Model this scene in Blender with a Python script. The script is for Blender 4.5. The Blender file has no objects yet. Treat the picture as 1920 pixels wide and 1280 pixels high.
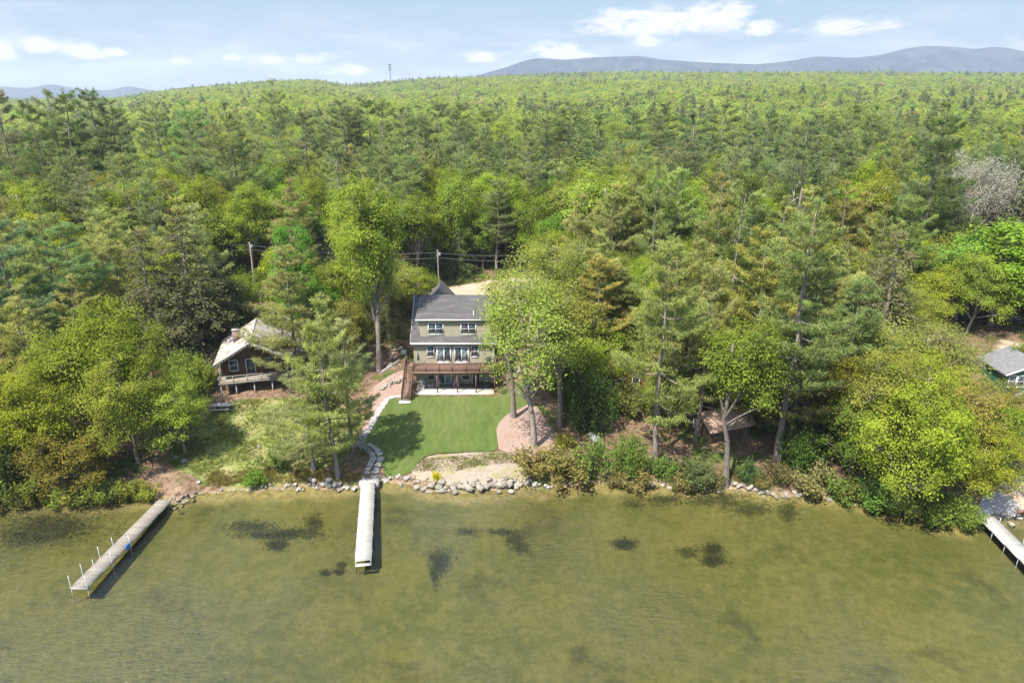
import bpy, math, random
import numpy as np
from mathutils import Vector, geometry as mgeo

# ------------------------------------------------------------------ camera, sky, sun, exposure
SC = bpy.context.scene
COL = SC.collection
CAM_H, PITCH, FPX = 38.5, math.radians(19.5), 1280.0
cam = bpy.data.cameras.new('camera'); cam.lens = 24; cam.sensor_width = 36
cam.clip_start = 0.5; cam.clip_end = 30000
cam_o = bpy.data.objects.new('camera', cam); COL.objects.link(cam_o)
cam_o.location = (0, 0, CAM_H); cam_o.rotation_euler = (math.pi/2 - PITCH, 0, 0)
SC.camera = cam_o

SUN_EL = math.radians(58)
SUN_H = Vector((-0.66, -0.75, 0)).normalized()          # horizontal direction towards the sun
sun_dir = Vector((SUN_H.x*math.cos(SUN_EL), SUN_H.y*math.cos(SUN_EL), math.sin(SUN_EL)))
sl = bpy.data.lights.new('sun', 'SUN'); sl.energy = 3.7; sl.angle = math.radians(0.5); sl.color = (1.0, 0.945, 0.85)
so = bpy.data.objects.new('sun', sl); COL.objects.link(so)
so.rotation_euler = (-sun_dir).to_track_quat('-Z', 'Y').to_euler(); so.location = (-60, -60, 200)

SC.view_settings.view_transform = 'Standard'; SC.view_settings.look = 'None'
SC.view_settings.exposure = 1.6; SC.view_settings.gamma = 1.0; SC.view_settings.use_curve_mapping = False
SC.render.engine = 'CYCLES'
cy = SC.cycles
cy.use_denoising = True; cy.denoiser = 'OPENIMAGEDENOISE'; cy.denoising_input_passes = 'RGB_ALBEDO_NORMAL'; cy.denoising_prefilter = 'NONE'
cy.max_bounces = 8; cy.diffuse_bounces = 5; cy.glossy_bounces = 3; cy.transmission_bounces = 4
cy.transparent_max_bounces = 12; cy.volume_bounces = 0; cy.caustics_reflective = False; cy.caustics_refractive = False

def pray(u, v):
    a = (u-960)/FPX; b = (640-v)/FPX
    return (a, math.cos(PITCH)+b*math.sin(PITCH), -math.sin(PITCH)+b*math.cos(PITCH))
def at_y(u, v, y):
    d = pray(u, v); t = y/d[1]; return Vector((d[0]*t, y, CAM_H+d[2]*t))

class NT:
    """small helper to write node trees"""
    def __init__(s, nt): s.nt = nt; s.n = nt.nodes; s.l = nt.links
    def new(s, t, **kw):
        nd = s.n.new(t)
        for k, v in kw.items(): setattr(nd, k, v)
        return nd
    def put(s, sock, val):
        if isinstance(val, bpy.types.NodeSocket): s.l.new(val, sock)
        elif val is not None: sock.default_value = val
    def math(s, op, a, b=None, c=None, clamp=False):
        nd = s.new('ShaderNodeMath', operation=op, use_clamp=clamp)
        s.put(nd.inputs[0], a)
        if b is not None: s.put(nd.inputs[1], b)
        if c is not None: s.put(nd.inputs[2], c)
        return nd.outputs[0]
    def mix(s, f, a, b, blend='MIX'):
        nd = s.new('ShaderNodeMix', data_type='RGBA', blend_type=blend)
        s.put(nd.inputs[0], f)
        s.put(nd.inputs[6], (*a, 1) if isinstance(a, tuple) and len(a) == 3 else a)
        s.put(nd.inputs[7], (*b, 1) if isinstance(b, tuple) and len(b) == 3 else b)
        return nd.outputs[2]
    def noise(s, vec, scale, detail=4, rough=.55, dist=0.0):
        nd = s.new('ShaderNodeTexNoise'); s.put(nd.inputs['Vector'], vec)
        nd.inputs['Scale'].default_value = scale; nd.inputs['Detail'].default_value = detail
        nd.inputs['Roughness'].default_value = rough; nd.inputs['Distortion'].default_value = dist
        return nd.outputs['Fac']
    def rng(s, x, a, b, c=0.0, d=1.0, smooth=True):
        nd = s.new('ShaderNodeMapRange'); nd.interpolation_type = 'SMOOTHSTEP' if smooth else 'LINEAR'
        s.put(nd.inputs[0], x)
        for i, q in enumerate((a, b, c, d)): nd.inputs[1+i].default_value = q
        return nd.outputs[0]
    def vscale(s, vec, xyz):
        nd = s.new('ShaderNodeVectorMath', operation='MULTIPLY'); s.put(nd.inputs[0], vec); nd.inputs[1].default_value = xyz
        return nd.outputs[0]

def build_world():
    w = bpy.data.worlds.new('World'); SC.world = w; w.use_nodes = True
    t = NT(w.node_tree); t.n.clear()
    out = t.new('ShaderNodeOutputWorld')
    sky = t.new('ShaderNodeTexSky'); sky.sky_type = 'NISHITA'; sky.sun_disc = False
    sky.sun_elevation = SUN_EL; sky.sun_rotation = math.atan2(SUN_H.x, SUN_H.y)
    sky.altitude = 200; sky.air_density = 1.0; sky.dust_density = 1.2; sky.ozone_density = 1.0
    bg = t.new('ShaderNodeBackground'); t.l.new(sky.outputs[0], bg.inputs[0]); bg.inputs[1].default_value = 0.15
    tc = t.new('ShaderNodeTexCoord'); sx = t.new('ShaderNodeSeparateXYZ'); t.l.new(tc.outputs['Generated'], sx.inputs[0])
    az = t.math('ARCTAN2', sx.outputs[0], sx.outputs[1])
    hyp = t.math('SQRT', t.math('ADD', t.math('MULTIPLY', sx.outputs[0], sx.outputs[0]), t.math('MULTIPLY', sx.outputs[1], sx.outputs[1])))
    el = t.math('ARCTAN2', sx.outputs[2], hyp)
    cx = t.new('ShaderNodeCombineXYZ'); t.l.new(az, cx.inputs[0]); t.l.new(t.math('MULTIPLY', el, 1.9), cx.inputs[1])
    vec = cx.outputs[0]
    n1 = t.noise(t.vscale(vec, (1, 1.5, 1)), 20, 10, .68, .6)
    n1c = t.math('SUBTRACT', n1, .5)
    # separate cumulus heads: azimuth, elevation, half widths (radians)
    heads = [(1250, 38, 150, 30), (1335, 26, 75, 26), (1180, 38, 75, 26), (1590, 50, 80, 15), (1423, 50, 28, 18), (1213, 76, 26, 14),
             (1065, 95, 90, 16), (1022, 88, 36, 14), (158, 99, 40, 15), (215, 98, 24, 9), (340, 112, 24, 9), (582, 109, 34, 12),
             (905, 106, 36, 13), (70, 83, 34, 16), (508, 112, 24, 9), (650, 131, 46, 11), (435, 108, 18, 7), (5, 92, 22, 20),
             (-160, 70, 90, 24), (2080, 70, 110, 26), (2330, 40, 80, 30), (-420, 95, 110, 20)]
    best = None
    for (u, v, wu, hv) in heads:
        d = pray(u, v); a0 = math.atan2(d[0], d[1]); e0 = math.atan2(d[2], math.hypot(d[0], d[1]))
        k = math.cos(a0)
        wa = wu/FPX*k; we = hv/FPX
        qa = t.math('POWER', t.math('ABSOLUTE', t.math('DIVIDE', t.math('SUBTRACT', az, a0), wa)), 2)
        de = t.math('DIVIDE', t.math('SUBTRACT', el, e0-.25*we), we)
        de = t.math('MAXIMUM', de, t.math('MULTIPLY', de, -1.7))         # flat base
        q = t.math('SUBTRACT', 1.0, t.math('ADD', qa, t.math('MULTIPLY', de, de)))
        best = q if best is None else t.math('MAXIMUM', best, q)
    cum = t.rng(t.math('ADD', t.math('MULTIPLY', t.math('MAXIMUM', best, -1.8), .8), t.math('MULTIPLY', n1c, 7.0)), -.55, .85, 0, .97)
    # thin low layer near the horizon and sparse wisps over the whole sky
    n2 = t.noise(t.vscale(vec, (1, 2.6, 1)), 7, 7, .6, .2)
    band = t.math('MULTIPLY', t.rng(el, .0, .03), t.math('SUBTRACT', 1.0, t.rng(el, .05, .13)))
    low = t.math('MULTIPLY', t.rng(n2, .40, .68, 0, .9), band)
    n3 = t.noise(t.vscale(tc.outputs['Generated'], (1, 1, 2.2)), 2.6, 8, .6, .3)
    wis = t.rng(n3, .56, .80, 0, .55)
    mask = t.math('MAXIMUM', t.math('MAXIMUM', cum, low), wis)
    n4 = t.noise(vec, 60, 5, .6)
    lit = t.mix(t.rng(t.math('ADD', t.math('MULTIPLY', t.math('MAXIMUM', best, -.1), .5), n4), .28, .95), (.62, .68, .79), (1.0, .985, .96))
    cb = t.new('ShaderNodeBackground'); t.l.new(lit, cb.inputs[0]); cb.inputs[1].default_value = 0.375
    # summer haze whitening the low sky
    hz = t.new('ShaderNodeBackground'); hz.inputs[0].default_value = (.44, .76, .98, 1); hz.inputs[1].default_value = .16
    m0 = t.new('ShaderNodeMixShader'); t.l.new(t.rng(el, .0, .8, .93, .10), m0.inputs[0]); t.l.new(bg.outputs[0], m0.inputs[1]); t.l.new(hz.outputs[0], m0.inputs[2])
    ms = t.new('ShaderNodeMixShader'); t.l.new(mask, ms.inputs[0]); t.l.new(m0.outputs[0], ms.inputs[1]); t.l.new(cb.outputs[0], ms.inputs[2])
    t.l.new(ms.outputs[0], out.inputs[0])
build_world()

# ------------------------------------------------------------------ tags and mesh helpers
def tag(o, label=None, cat=None, group=None, kind=None):
    if label: o['label'] = label
    if cat: o['category'] = cat
    if group: o['group'] = group
    if kind: o['kind'] = kind
    return o
def empty(name, loc, rz=0.0, label=None, cat=None, group=None, kind=None):
    o = bpy.data.objects.new(name, None); COL.objects.link(o)
    o.location = loc; o.rotation_euler = (0, 0, rz); o.empty_display_size = .5
    return tag(o, label, cat, group, kind)
def link(name, me, parent=None, loc=(0, 0, 0), rot=(0, 0, 0), color=None):
    o = bpy.data.objects.new(name, me); COL.objects.link(o); o.location = loc; o.rotation_euler = rot
    if parent: o.parent = parent
    if color: o.color = (*color, 1)
    return o

class MB:
    """collects polygons, builds one mesh"""
    def __init__(s): s.V = []; s.F = []; s.A = []; s.M = []; s.n = 0
    def add(s, V, F, a=None, m=0):
        V = np.asarray(V, dtype=np.float32).reshape(-1, 3); F = np.asarray(F, dtype=np.int64)
        s.V.append(V); s.F.append(F + s.n); s.n += len(V)
        s.A.append(np.full(len(F), .5, np.float32) if a is None else np.broadcast_to(np.asarray(a, np.float32), (len(F),)))
        s.M.append(np.full(len(F), m, np.int32)); return s
    def box(s, x0, x1, y0, y1, z0, z1, a=None, m=0):
        V = [(x, y, z) for z in (z0, z1) for y in (y0, y1) for x in (x0, x1)]
        F = [(0, 2, 3, 1), (4, 5, 7, 6), (0, 1, 5, 4), (2, 6, 7, 3), (0, 4, 6, 2), (1, 3, 7, 5)]
        return s.add(V, F, a, m)
    def bar(s, p, q, w, h=None, up=(0, 0, 1), a=None, m=0):
        h = h or w
        p = Vector(p); q = Vector(q); d = (q-p).normalized(); u = Vector(up)
        if abs(d.dot(u)) > .98: u = Vector((0, 1, 0))
        r = d.cross(u).normalized(); u = r.cross(d).normalized()
        V = [tuple(e + r*sx*w/2 + u*sz*h/2) for e in (p, q) for sx, sz in ((-1, -1), (1, -1), (1, 1), (-1, 1))]
        return s.add(V, [(0, 1, 2, 3), (7, 6, 5, 4), (0, 4, 5, 1), (1, 5, 6, 2), (2, 6, 7, 3), (3, 7, 4, 0)], a, m)
    def prism(s, poly, axis, c0, c1, a=None, m=0):
        """poly in the plane normal to axis: 'x' -> (y,z), 'y' -> (x,z), 'z' -> (x,y)"""
        n = len(poly)
        f = {'x': lambda p, c: (c, p[0], p[1]), 'y': lambda p, c: (p[0], c, p[1]), 'z': lambda p, c: (p[0], p[1], c)}[axis]
        V = [f(p, c0) for p in poly] + [f(p, c1) for p in poly]
        for i in range(n):
            j = (i+1) % n
            s.add([V[i], V[j], V[n+j], V[n+i]], [(0, 1, 2, 3)], a, m)
        s.add(V[:n], [tuple(range(n))[::-1]], a, m); s.add(V[n:], [tuple(range(n))], a, m)
        return s
    def tube(s, pts, radii, n=6, a=None, m=0, cap=True):
        P = np.asarray(pts, dtype=np.float64); k = len(P)
        R = np.broadcast_to(np.asarray(radii, dtype=np.float64), (k,))
        T = np.gradient(P, axis=0); T /= np.linalg.norm(T, axis=1)[:, None]+1e-9
        ref = np.array([1., 0, 0]) if abs(T[0][0]) < .8 else np.array([0, 1., 0])
        B1 = np.cross(T, ref); B1 /= np.linalg.norm(B1, axis=1)[:, None]+1e-9
        B2 = np.cross(T, B1)
        an = np.arange(n)*2*math.pi/n
        V = P[:, None, :] + R[:, None, None]*(np.cos(an)[None, :, None]*B1[:, None, :] + np.sin(an)[None, :, None]*B2[:, None, :])
        i = np.arange(k-1)[:, None]*n; j = np.arange(n)[None, :]; j2 = (j+1) % n
        F = np.stack([i+j, i+j2, i+n+j2, i+n+j], -1).reshape(-1, 4)
        s.add(V.reshape(-1, 3), F, a, m)
        if cap and n > 3:
            b = s.n - k*n
            s.V.append(np.zeros((0, 3), np.float32)); s.F.append(np.array([[b+(k-1)*n+q for q in range(n)]])); s.A.append(np.full(1, .5, np.float32)); s.M.append(np.full(1, m, np.int32))
        return s
    def mesh(s, name, mats, smooth=False, attr=False):
        me = bpy.data.meshes.new(name)
        V = np.concatenate(s.V) if s.V else np.zeros((0, 3), np.float32)
        me.vertices.add(len(V)); me.vertices.foreach_set('co', V.astype(np.float32).ravel())
        tot = np.concatenate([np.full(len(f), f.shape[1], np.int32) for f in s.F])
        loops = np.concatenate([f.ravel() for f in s.F]).astype(np.int32)
        start = np.concatenate([[0], np.cumsum(tot)[:-1]]).astype(np.int32)
        me.loops.add(len(loops)); me.loops.foreach_set('vertex_index', loops)
        me.polygons.add(len(tot)); me.polygons.foreach_set('loop_start', start); me.polygons.foreach_set('loop_total', tot)
        mats = mats if isinstance(mats, (list, tuple)) else [mats]
        for m in mats: me.materials.append(m)
        if len(mats) > 1: me.polygons.foreach_set('material_index', np.concatenate(s.M))
        if smooth: me.polygons.foreach_set('use_smooth', np.ones(len(tot), bool))
        if attr:
            at = me.attributes.new('v', 'FLOAT', 'FACE'); at.data.foreach_set('value', np.concatenate(s.A).astype(np.float32))
        me.update(calc_edges=True); me.validate()
        return me
    def build(s, name, mat, parent=None, loc=(0, 0, 0), rot=(0, 0, 0), smooth=False, attr=False):
        return link(name, s.mesh(name, mat, smooth, attr), parent, loc, rot)
def box(name, mat, parent, x0, x1, y0, y1, z0, z1):
    return MB().box(x0, x1, y0, y1, z0, z1).build(name, mat, parent)

# ------------------------------------------------------------------ materials
def mat(name, c1, c2=None, scale=4.0, rough=.8, bump=0.0, bscale=None, spec=.3, stretch=None, c3=None, s3=.4, coord='Object', detail=6, metal=0.0, rnd=0.0):
    m = bpy.data.materials.new(name); m.use_nodes = True; t = NT(m.node_tree)
    bs = t.n['Principled BSDF']; bs.inputs['Roughness'].default_value = rough
    bs.inputs['Specular IOR Level'].default_value = spec; bs.inputs['Metallic'].default_value = metal
    tc = t.new('ShaderNodeTexCoord'); vec = tc.outputs[coord]
    if stretch: vec = t.vscale(vec, stretch)
    col = t.mix(t.rng(t.noise(vec, scale, detail, .6), .3, .7), c1, c2 or c1)
    if c3: col = t.mix(t.rng(t.noise(vec, s3, 5, .65), .45, .68), col, c3)
    if rnd:
        oi = t.new('ShaderNodeObjectInfo')
        col = t.mix(1.0, col, t.mix(oi.outputs['Random'], (1-rnd,)*3, (1+rnd,)*3), 'MULTIPLY')
    t.l.new(col, bs.inputs['Base Color'])
    if bump:
        b = t.new('ShaderNodeBump'); b.inputs['Strength'].default_value = 1; b.inputs['Distance'].default_value = bump
        t.l.new(t.noise(vec, bscale or scale*3, 6, .6), b.inputs['Height']); t.l.new(b.outputs[0], bs.inputs['Normal'])
    return m

def leaf_mat(name, trans=.38, dark=.55, light=1.3, hue=.07, fixed=None):
    """foliage: the object's own colour, varied leaf by leaf and tree by tree"""
    m = bpy.data.materials.new(name); m.use_nodes = True; t = NT(m.node_tree); t.n.clear()
    out = t.new('ShaderNodeOutputMaterial')
    oi = t.new('ShaderNodeObjectInfo'); at = t.new('ShaderNodeAttribute'); at.attribute_name = 'v'
    v = at.outputs['Fac']
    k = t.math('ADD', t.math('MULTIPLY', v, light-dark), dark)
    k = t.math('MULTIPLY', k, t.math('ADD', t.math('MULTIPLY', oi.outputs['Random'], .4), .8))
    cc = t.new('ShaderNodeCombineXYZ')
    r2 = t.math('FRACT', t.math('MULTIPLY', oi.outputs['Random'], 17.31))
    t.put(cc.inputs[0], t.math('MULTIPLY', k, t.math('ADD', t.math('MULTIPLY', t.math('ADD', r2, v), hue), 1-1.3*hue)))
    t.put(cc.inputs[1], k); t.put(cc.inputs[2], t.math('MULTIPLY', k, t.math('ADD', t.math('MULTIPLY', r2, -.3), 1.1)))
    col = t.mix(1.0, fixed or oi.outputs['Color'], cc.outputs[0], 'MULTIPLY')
    d = t.new('ShaderNodeBsdfDiffuse'); t.l.new(col, d.inputs[0])
    tr = t.new('ShaderNodeBsdfTranslucent'); t.l.new(t.mix(1.0, col, (1.1, 1.06, .8), 'MULTIPLY'), tr.inputs[0])
    ms = t.new('ShaderNodeMixShader'); ms.inputs[0].default_value = trans
    t.l.new(d.outputs[0], ms.inputs[1]); t.l.new(tr.outputs[0], ms.inputs[2]); t.l.new(ms.outputs[0], out.inputs[0])
    return m

M = {}
M['leaf'] = leaf_mat('leaf', .50, .72, 1.42)
M['needle'] = leaf_mat('needle', .45, .74, 1.5, .09)
M['bark'] = mat('bark', (.13, .105, .085), (.27, .235, .20), 3, .9, .04, 6, .1, (3, 3, .6), rnd=.25)
M['bark_pale'] = mat('bark_pale', (.28, .255, .215), (.42, .385, .33), 3, .85, .02, 6, .1, (3, 3, .6), rnd=.15)
M['white_paint'] = mat('white_paint', (.62, .62, .60), (.70, .70, .68), 3, .45)
M['siding'] = mat('siding', (.275, .252, .178), (.315, .292, .21), 1.2, .7, 0, None, .25, (1, 1, 4))
M['shingle'] = mat('shingle', (.062, .060, .060), (.098, .094, .092), 5, .95, .02, 14, .1, (1, 3, 1), (.115, .108, .104), .5)
M['deck_wood'] = mat('deck_wood', (.13, .078, .058), (.18, .112, .085), 3, .7, 0, None, .2, (1, 5, 5), rnd=.12)
M['deck_dark'] = mat('deck_dark', (.11, .055, .045), (.15, .08, .062), 3, .7)
M['concrete'] = mat('concrete', (.40, .38, .33), (.48, .46, .40), 2, .9)
M['glass_dark'] = mat('blind_dark', (.10, .105, .11), (.15, .155, .165), .8, .5)
M['blind'] = mat('blind_pale', (.36, .40, .39), (.44, .48, .47), .9, .6, 0, None, .2, (9, 1, .3))
M['charcoal'] = mat('charcoal', (.02, .02, .022), (.04, .04, .042), 3, .5)
M['lawn'] = mat('lawn', (.060, .090, .020), (.082, .116, .030), 1.1, .95, .03, 30, .1, (1, .35, 1), (.098, .118, .036), .22)
def mow(m):
    t = NT(m.node_tree); bs = t.n['Principled BSDF']; src = bs.inputs['Base Color'].links[0].from_socket
    tc = t.new('ShaderNodeTexCoord'); s = t.new('ShaderNodeSeparateXYZ'); t.l.new(tc.outputs['Object'], s.inputs[0])
    w = t.math('SINE', t.math('MULTIPLY', t.math('ADD', s.outputs[0], t.math('MULTIPLY', t.noise(tc.outputs['Object'], .35, 4), 3.0)), 7.5))
    t.l.new(t.mix(t.rng(w, -.6, .6), t.mix(1.0, src, (.95, .955, .95), 'MULTIPLY'), t.mix(1.0, src, (1.05, 1.04, 1.04), 'MULTIPLY')), bs.inputs['Base Color'])
mow(M['lawn'])
M['gravel'] = mat('gravel', (.22, .155, .125), (.32, .235, .195), 5, .95, .03, 40, .1, None, (.26, .17, .13), .5)
M['mulch'] = mat('mulch', (.20, .125, .085), (.29, .19, .14), 4, .95, .04, 25, .1, None, (.33, .24, .18), .5)
M['beach'] = mat('beach', (.23, .185, .145), (.31, .25, .20), 3, .95, .03, 25, .1, None, (.20, .19, .085), .6)
M['road_sand'] = mat('road_sand', (.30, .235, .17), (.39, .315, .235), .7, .95, .03, 12, .1, None, (.42, .31, .22), .35)
M['stone'] = mat('stone', (.17, .15, .122), (.34, .30, .24), 2.2, .9, .05, 5, .2, None, (.20, .175, .14), 1.4, rnd=.22)
M['stone_grey'] = mat('stone_grey', (.24, .22, .20), (.40, .37, .33), 2.2, .9, .05, 5, .2, None, (.17, .15, .12), 1.4, rnd=.25)
M['paver'] = mat('paver', (.26, .24, .22), (.38, .355, .325), 3, .9, .01, 20, .2, rnd=.2)
M['dock_white'] = mat('dock_white', (.30, .29, .255), (.43, .415, .37), .6, .7, 0, None, .2, (1, 1, 1), rnd=.13)
M['dock_grey'] = mat('dock_grey', (.19, .17, .14), (.28, .25, .21), 3, .85, 0, None, .2, (4, 1, 1), rnd=.16)
M['metal'] = mat('metal', (.35, .36, .37), (.48, .49, .50), 4, .4, 0, None, .5, metal=.5)
M['metal_dark'] = mat('metal_dark', (.10, .10, .10), (.17, .17, .165), 4, .5, 0, None, .4)
M['old_shingle'] = mat('old_shingle', (.27, .245, .22), (.36, .33, .30), 3, .95, .03, 12, .1, (1, 1, 1), (.19, .155, .13), .7)
M['brown_wall'] = mat('brown_wall', (.085, .055, .038), (.14, .095, .065), 3, .85, 0, None, .2, (6, 6, .5))
M['grey_wood'] = mat('grey_wood', (.27, .255, .235), (.40, .375, .345), 4, .85, 0, None, .2, (1, 6, 6))
M['brick'] = mat('brick', (.15, .095, .082), (.20, .13, .115), 9, .9, rnd=.2)
M['red_wall'] = mat('red_wall', (.13, .045, .032), (.18, .062, .045), 4, .8)
M['red_plastic'] = mat('red_plastic', (.55, .045, .02), (.62, .07, .03), 4, .45)
M['rust_roof'] = mat('rust_roof', (.25, .155, .12), (.34, .215, .165), 3, .9, .02, 10, .1, None, (.20, .115, .085), .6)
M['tan_roof'] = mat('tan_roof', (.42, .27, .19), (.50, .34, .25), 2, .9, .02, 10)
M['green_wall'] = mat('green_wall', (.018, .085, .05), (.03, .115, .07), 3, .7)
M['teal_roof'] = mat('teal_roof', (.13, .20, .175), (.18, .26, .235), 2, .6)
M['grey_roof'] = mat('grey_roof', (.12, .12, .122), (.17, .168, .17), 3, .9)
M['blue'] = mat('blue_cloth', (.02, .12, .48), (.04, .18, .58), 4, .6)
M['wire'] = mat('wire', (.22, .225, .225), None, 1, .5)
M['pale_plastic'] = mat('pale_plastic', (.46, .46, .44), (.56, .56, .54), 3, .5)
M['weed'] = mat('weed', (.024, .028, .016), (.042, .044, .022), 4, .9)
M['weed_shade_pale'] = mat('weed_shade_pale', (.055, .058, .026), (.075, .076, .034), 4, .9)  # also colours the tufts that imitate tree shade on the water
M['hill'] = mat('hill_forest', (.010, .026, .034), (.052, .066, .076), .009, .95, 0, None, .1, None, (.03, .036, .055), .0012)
def glass_mat():
    m = bpy.data.materials.new('window_glass'); m.use_nodes = True; t = NT(m.node_tree); t.n.clear()
    o = t.new('ShaderNodeOutputMaterial'); tr = t.new('ShaderNodeBsdfTransparent'); tr.inputs[0].default_value = (.86, .9, .9, 1)
    g = t.new('ShaderNodeBsdfGlossy'); g.inputs['Roughness'].default_value = .03
    f = t.new('ShaderNodeFresnel'); f.inputs[0].default_value = 1.6; ge = t.new('ShaderNodeNewGeometry')
    ms = t.new('ShaderNodeMixShader'); t.l.new(t.math('MULTIPLY', f.outputs[0], t.math('SUBTRACT', 1.0, ge.outputs['Backfacing'])), ms.inputs[0]); t.l.new(tr.outputs[0], ms.inputs[1]); t.l.new(g.outputs[0], ms.inputs[2])
    t.l.new(ms.outputs[0], o.inputs[0]); return m
M['glass'] = glass_mat()

def water_mat():
    m = bpy.data.materials.new('lake_water'); m.use_nodes = True; t = NT(m.node_tree); t.n.clear()
    o = t.new('ShaderNodeOutputMaterial'); tc = t.new('ShaderNodeTexCoord'); P = tc.outputs['Object']
    wind = t.rng(t.noise(t.vscale(P, (1.0, .5, 1)), .045, 4, .6, .3), .38, .62)
    w1 = t.noise(t.vscale(P, (.75, 1.25, 1)), 1.5, 3, .55)
    w2 = t.noise(t.vscale(P, (.6, 1.6, 1)), 2.8, 2, .5)
    hgt = t.math('ADD', t.math('MULTIPLY', w1, .6), t.math('MULTIPLY', w2, .8))
    b = t.new('ShaderNodeBump'); b.inputs['Distance'].default_value = .12
    t.l.new(t.math('ADD', t.math('MULTIPLY', wind, .65), .35), b.inputs['Strength']); t.l.new(hgt, b.inputs['Height'])
    f = t.new('ShaderNodeFresnel'); f.inputs[0].default_value = 1.40; t.l.new(b.outputs[0], f.inputs['Normal'])
    g = t.new('ShaderNodeBsdfGlossy'); g.inputs['Roughness'].default_value = .27; t.l.new(b.outputs[0], g.inputs['Normal'])
    tr = t.new('ShaderNodeBsdfTransparent'); tr.inputs[0].default_value = (.84, .86, .68, 1)
    ms = t.new('ShaderNodeMixShader'); t.l.new(t.math('MULTIPLY', f.outputs[0], t.math('ADD', t.math('MULTIPLY', wind, 1.7), .6), clamp=True), ms.inputs[0]); t.l.new(tr.outputs[0], ms.inputs[1]); t.l.new(g.outputs[0], ms.inputs[2])
    t.l.new(ms.outputs[0], o.inputs[0]); return m
M['water'] = water_mat()

def ground_mat():
    m = bpy.data.materials.new('ground_cover'); m.use_nodes = True; t = NT(m.node_tree)
    bs = t.n['Principled BSDF']; bs.inputs['Roughness'].default_value = .95; bs.inputs['Specular IOR Level'].default_value = .1
    tc = t.new('ShaderNodeTexCoord'); P = tc.outputs['Object']
    def A(nm):
        a = t.new('ShaderNodeAttribute'); a.attribute_name = nm; return a.outputs['Fac']
    nf = t.noise(P, 2.2, 8, .65); nm_ = t.noise(P, .35, 6, .6); nb = t.noise(P, .09, 5, .6, .4)
    duff = t.mix(t.rng(nf, .35, .65), (.085, .052, .032), (.20, .135, .09))
    duff = t.mix(t.rng(nm_, .5, .7), duff, (.25, .17, .115))
    under = t.mix(t.rng(nf, .35, .65), (.045, .062, .016), (.09, .105, .03))
    duff = t.mix(t.rng(t.noise(P, .22, 5, .65), .50, .60), duff, under)
    grass = t.mix(t.rng(nf, .3, .7), (.12, .15, .036), (.19, .21, .06))
    grass = t.mix(t.rng(nm_, .45, .72), grass, (.27, .235, .11))
    sand = t.mix(t.rng(nm_, .35, .7), (.30, .235, .17), (.40, .325, .24))
    ng = t.math('SUBTRACT', nm_, .5)
    gm = t.rng(t.math('ADD', A('grass'), t.math('MULTIPLY', ng, .9)), .35, .65)
    sm = t.rng(t.math('ADD', A('sand'), t.math('MULTIPLY', ng, .7)), .35, .65)
    land = t.mix(sm, t.mix(gm, duff, grass), sand)
    # lake bed: sandy olive silt with algae and weed patches
    bed = t.mix(t.rng(nb, .35, .68), (.128, .118, .046), (.076, .084, .030))
    bed = t.mix(t.rng(t.noise(P, .75, 6, .66, .2), .38, .70, 0, .8), bed, (.152, .134, .062))
    bed = t.mix(t.rng(t.noise(P, 1.7, 5, .65), .40, .72, 0, .55), bed, (.062, .064, .022))
    bed = t.mix(t.rng(t.noise(P, .14, 7, .66, .3), .54, .70, 0, .75), bed, (.042, .040, .019))
    shal = t.mix(t.rng(nf, .35, .65), (.17, .135, .075), (.27, .22, .13))
    bed = t.mix(t.rng(t.math('ADD', A('shallow'), t.math('MULTIPLY', ng, .8)), .25, .75), bed, shal)
    col = t.mix(A('bed'), land, bed)
    t.l.new(col, bs.inputs['Base Color'])
    b = t.new('ShaderNodeBump'); b.inputs['Distance'].default_value = .12; t.l.new(nf, b.inputs['Height']); t.l.new(b.outputs[0], bs.inputs['Normal'])
    return m
M['ground'] = ground_mat()

# ------------------------------------------------------------------ terrain
SHX = np.array([-400, -75, -51.7, -46.6, -36, -33.8, -32.2, -29.5, -24.1, -16.8, -14.9, -11.4, -8.9, -5, -1.7, 1.1, 2.2, 10.2, 20.8, 28.8, 34.9, 38.8, 43, 45.4, 47.5, 50, 75, 400])
SHY = np.array([50, 57, 59.5, 60, 60.5, 60.2, 61.8, 62.0, 62.5, 62.6, 63.9, 63.6, 62.2, 61.6, 62.2, 63, 62.6, 63.6, 62.5, 61.5, 60.5, 57.8, 56, 57.3, 58.3, 57.4, 55, 50])
def shore(x): return np.interp(x, SHX, SHY) + .22*np.sin(x*1.7) + .16*np.sin(x*.83+1)
RU = np.array([-900, 0, 230, 300, 400, 520, 600, 650, 720, 800, 950, 1200, 1500, 1700, 1920, 2800])
RV = np.array([172, 174, 172, 163, 153, 141, 140, 149, 146, 139, 131, 128, 128, 135, 137, 140])
DR = np.array([0, 118, 130, 200, 300, 430, 700, 1100, 1500, 1900, 2600, 3600, 9500])
DZ = np.array([0, 0, .02, .012, .03, .072, .20, .43, .68, .95, .62, .12, .02])
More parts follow.
